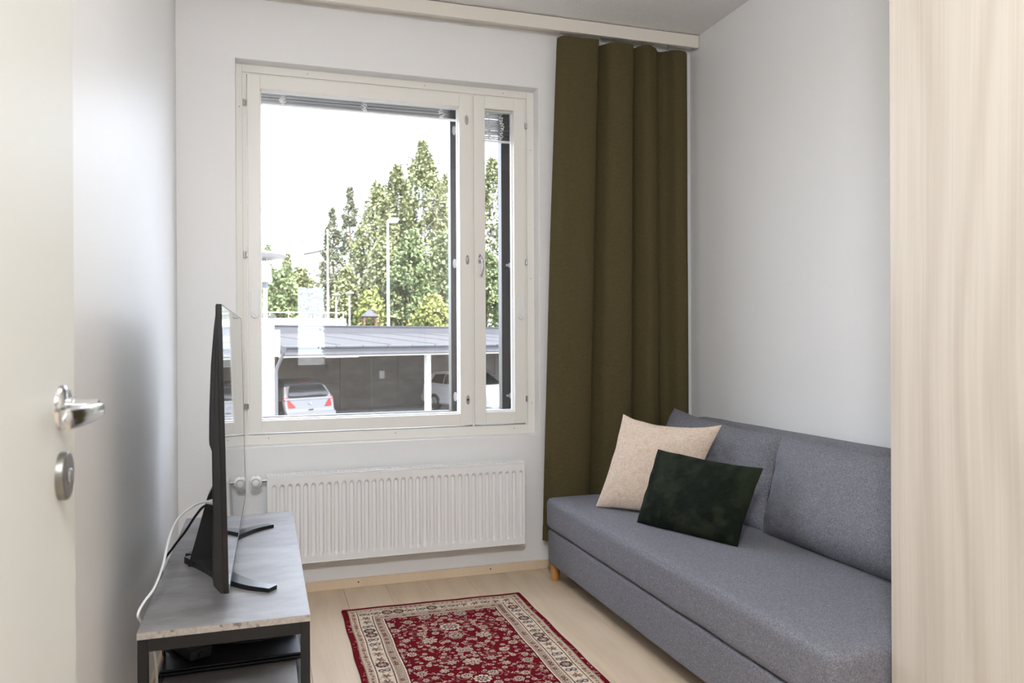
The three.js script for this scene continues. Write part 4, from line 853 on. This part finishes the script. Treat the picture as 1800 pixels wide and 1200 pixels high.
// trees: every crown is a cloud of small leaf blades on a trunk
function tree(name, label, [x, yb, z], top, rad, seed, kind, n = 5200, group = 'trees behind the carport') {
  const t = thing(name, label, 'tree', { pos: [x, yb, z], group }), R = rng(seed), H = top - yb, pos = [], col = [], idx = [], nor = [];
  const gauss = () => (R() + R() + R() - 1.5) / 1.5;
  const pal = { birch: [[0.171, 0.179, 0.080], [0.144, 0.160, 0.068], [0.190, 0.198, 0.099], [0.118, 0.137, 0.061]], conifer: [[0.091, 0.103, 0.061], [0.118, 0.129, 0.076], [0.137, 0.144, 0.087]], leafy: [[0.118, 0.152, 0.065], [0.099, 0.133, 0.057], [0.144, 0.175, 0.076]], lime: [[0.198, 0.213, 0.057], [0.175, 0.198, 0.057]] }[kind];
  const clusters = Math.round(n / 16);
  for (let k = 0; k < clusters; k++) {
    const v = kind === 'conifer' ? Math.pow(R(), 1.25) : Math.pow(R(), 0.92), a = R() * 2 * PI;
    let env;
    if (kind === 'conifer') env = rad * (1 - v) * (0.75 + 0.25 * Math.sin(v * 40)) + 0.05;
    else env = rad * Math.pow(Math.max(0, Math.sin(PI * Math.pow(0.06 + 0.94 * v, 0.62))), 0.8) * (0.62 + 0.38 * vnoise(a * 1.6 + 20, v * 7, 90, 90, seed)) + 0.06;
    const r = env * (0.35 + 0.65 * Math.sqrt(R())), cx = r * Math.cos(a), cz = r * Math.sin(a), cy = H * (0.03 + 0.95 * v) - (kind === 'birch' ? 0.25 * r : kind === 'conifer' ? 0.15 * r : 0);
    const c0 = pal[Math.floor(R() * pal.length)], tone = 0.8 + 0.4 * R(), cs = kind === 'leafy' || kind === 'lime' ? 0.30 : 0.24;
    for (let q = 0; q < 16; q++) {
      const px = cx + gauss() * cs * 1.3, py = cy + gauss() * cs * (kind === 'birch' ? 2.4 : 1.1), pz = cz + gauss() * cs * 1.3, s = (0.055 + 0.06 * R()) * (kind === 'conifer' ? 1.1 : 1.35);
      const n1 = V(R() - 0.5, R() - 0.1, R() - 0.5).normalize(), u = V(R() - 0.5, -0.9 * R(), R() - 0.5).cross(n1).normalize(), w = n1.clone().cross(u);
      const b = pos.length / 3;
      for (const [i, j] of [[-1, 0], [0, -0.6], [1, 0], [0, 0.6]]) { pos.push(px + s * (u.x * i * 0.7 + w.x * j * 1.4), py + s * (u.y * i * 0.7 + w.y * j * 1.4), pz + s * (u.z * i * 0.7 + w.z * j * 1.4)); nor.push(n1.x, n1.y, n1.z); col.push(c0[0] * tone, c0[1] * tone, c0[2] * tone); }
      idx.push(b, b + 1, b + 2, b, b + 2, b + 3);
    }
  }
  const g = new THREE.BufferGeometry();
  g.setAttribute('position', new THREE.Float32BufferAttribute(pos, 3)); g.setAttribute('normal', new THREE.Float32BufferAttribute(nor, 3)); g.setAttribute('color', new THREE.Float32BufferAttribute(col, 3)); g.setIndex(idx);
  part(t, 'foliage', g, X.leaf);
  const wob = [...Array(7)].map((_, k) => [(R() - 0.5) * 0.25, H * k / 6.4, (R() - 0.5) * 0.25]);
  const tr = new THREE.TubeGeometry(new THREE.CatmullRomCurve3(wob.map((p) => V(...p))), 24, 1, 8, false), tp = tr.attributes.position;
  const cvs = new THREE.CatmullRomCurve3(wob.map((p) => V(...p)));
  for (let i = 0; i <= 24; i++) { const c = cvs.getPointAt(i / 24), rr = (kind === 'birch' ? 0.11 : 0.14) * (1 - 0.9 * i / 24) + 0.012; for (let j = 0; j <= 8; j++) { const o = i * 9 + j; tp.setXYZ(o, c.x + (tp.getX(o) - c.x) * rr, c.y + (tp.getY(o) - c.y) * rr, c.z + (tp.getZ(o) - c.z) * rr); } }
  tr.computeVertexNormals();
  const trunk = part(t, 'trunk', tr, kind === 'birch' ? X.birchBark : X.bark);
  const br = [];
  for (let k = 0; k < 12; k++) { const v = 0.2 + 0.65 * R(), a = R() * 2 * PI, l = rad * 0.75 * (1 - v * 0.5), y = H * v; br.push(tube([[0, y, 0], [l * 0.5 * Math.cos(a), y + l * 0.45, l * 0.5 * Math.sin(a)], [l * Math.cos(a), y + l * 0.5, l * Math.sin(a)]], 0.025, 8, 5)); }
  part(trunk, 'branches', join(br), kind === 'birch' ? X.birchBark : X.bark);
}
const B = 1.6;
tree('birch', 'tallest birch, its spire highest in the big pane', [9.17, B, -42.5], 13.2, 2.9, 1, 'birch', 14000);
tree('birch', 'birch with a narrower lower top just left of the tallest', [8.0, B, -44.7], 12.2, 2.2, 2, 'birch', 11000);
tree('birch', 'birch behind the street lamp pole, left edge of the birch group', [6.4, B, -42.0], 10.4, 2.3, 3, 'birch', 11000);
tree('birch', 'birch partly behind the dark stile right of the tallest birch', [11.3, B, -45.0], 11.9, 2.6, 4, 'birch', 10000);
tree('birch', 'tall birch filling the narrow pane', [14.6, B, -46.0], 13.3, 2.5, 5, 'birch', 11000);
tree('bushy_tree', 'bushy lower tree before the tallest birch', [7.5, B, -37.0], 6.9, 1.7, 6, 'leafy', 7000);
tree('bushy_tree', 'bushy lower tree at the right, next to the dark stile', [9.5, B, -38.0], 7.0, 1.9, 7, 'leafy', 7000);
tree('birch', 'birch half hidden behind the right edge of the narrow pane', [15.2, B, -42.0], 10.4, 2.0, 8, 'birch', 7000);
tree('bushy_tree', 'bushy tree behind the garden shelter', [6.2, B, -38.5], 6.6, 1.6, 9, 'birch', 6500);
tree('spruce', 'pale slender spruce with the higher top of the pair by the flag pole', [6.1, B, -54.0], 12.6, 3.2, 10, 'conifer', 10000);
tree('spruce', 'pale slender spruce with the lower top of the pair by the flag pole', [5.0, B, -56.0], 11.3, 2.9, 11, 'conifer', 8500);
tree('spruce', 'short thin spruce nearest the far white building', [4.3, B, -52.0], 8.8, 1.4, 12, 'conifer', 3500);
tree('round_tree', 'dark leafy tree beside the round balcony', [1.0, B - 0.2, -38.0], 4.75, 1.15, 13, 'leafy', 5500);
tree('round_tree', 'lighter leafy tree right of the dark one by the balcony', [2.0, B, -41.5], 5.15, 1.6, 14, 'birch', 6000);
tree('round_tree', 'leafy tree peeping out left of the dark one by the balcony', [0.35, B, -42.0], 5.2, 1.5, 15, 'birch', 4500);
tree('far_tree', 'faint tree above the canopy of the round balcony', [0.6, B, -92.0], 12.6, 2.6, 16, 'leafy', 4000);
tree('far_tree', 'faint tree before the flat-roofed building', [2.30, B, -77.5], 9.9, 1.8, 17, 'birch', 3500);
tree('bush', 'bright yellow-green bush behind the shelter roof', [5.25, B, -36.2], 3.6, 0.75, 18, 'lime', 2600);
tree('bush', 'yellow-green bush at the foot of the right-hand birches', [8.1, B, -34.6], 3.3, 1.1, 19, 'lime', 3000);
tree('bushy_tree', 'broad leafy tree low in the narrow pane', [12.6, B, -40.5], 6.4, 2.0, 20, 'leafy', 6000);
tree('bushy_tree', 'small leafy tree left of the garden shelter', [4.5, B, -41.0], 5.1, 1.2, 21, 'birch', 4500);
// tree on the other side of the building, mirrored in the window glass
tree('garden_tree', 'tree outside the adjoining room, mirrored in the window glass', [2.3, GY, 19.0], 3.2, 0.9, 22, 'leafy', 1500, 'tree behind the viewer');
scene.traverse((o) => { if (o.isMesh) { o.castShadow = true; o.receiveShadow = true; } });
renderer.render(scene, camera);
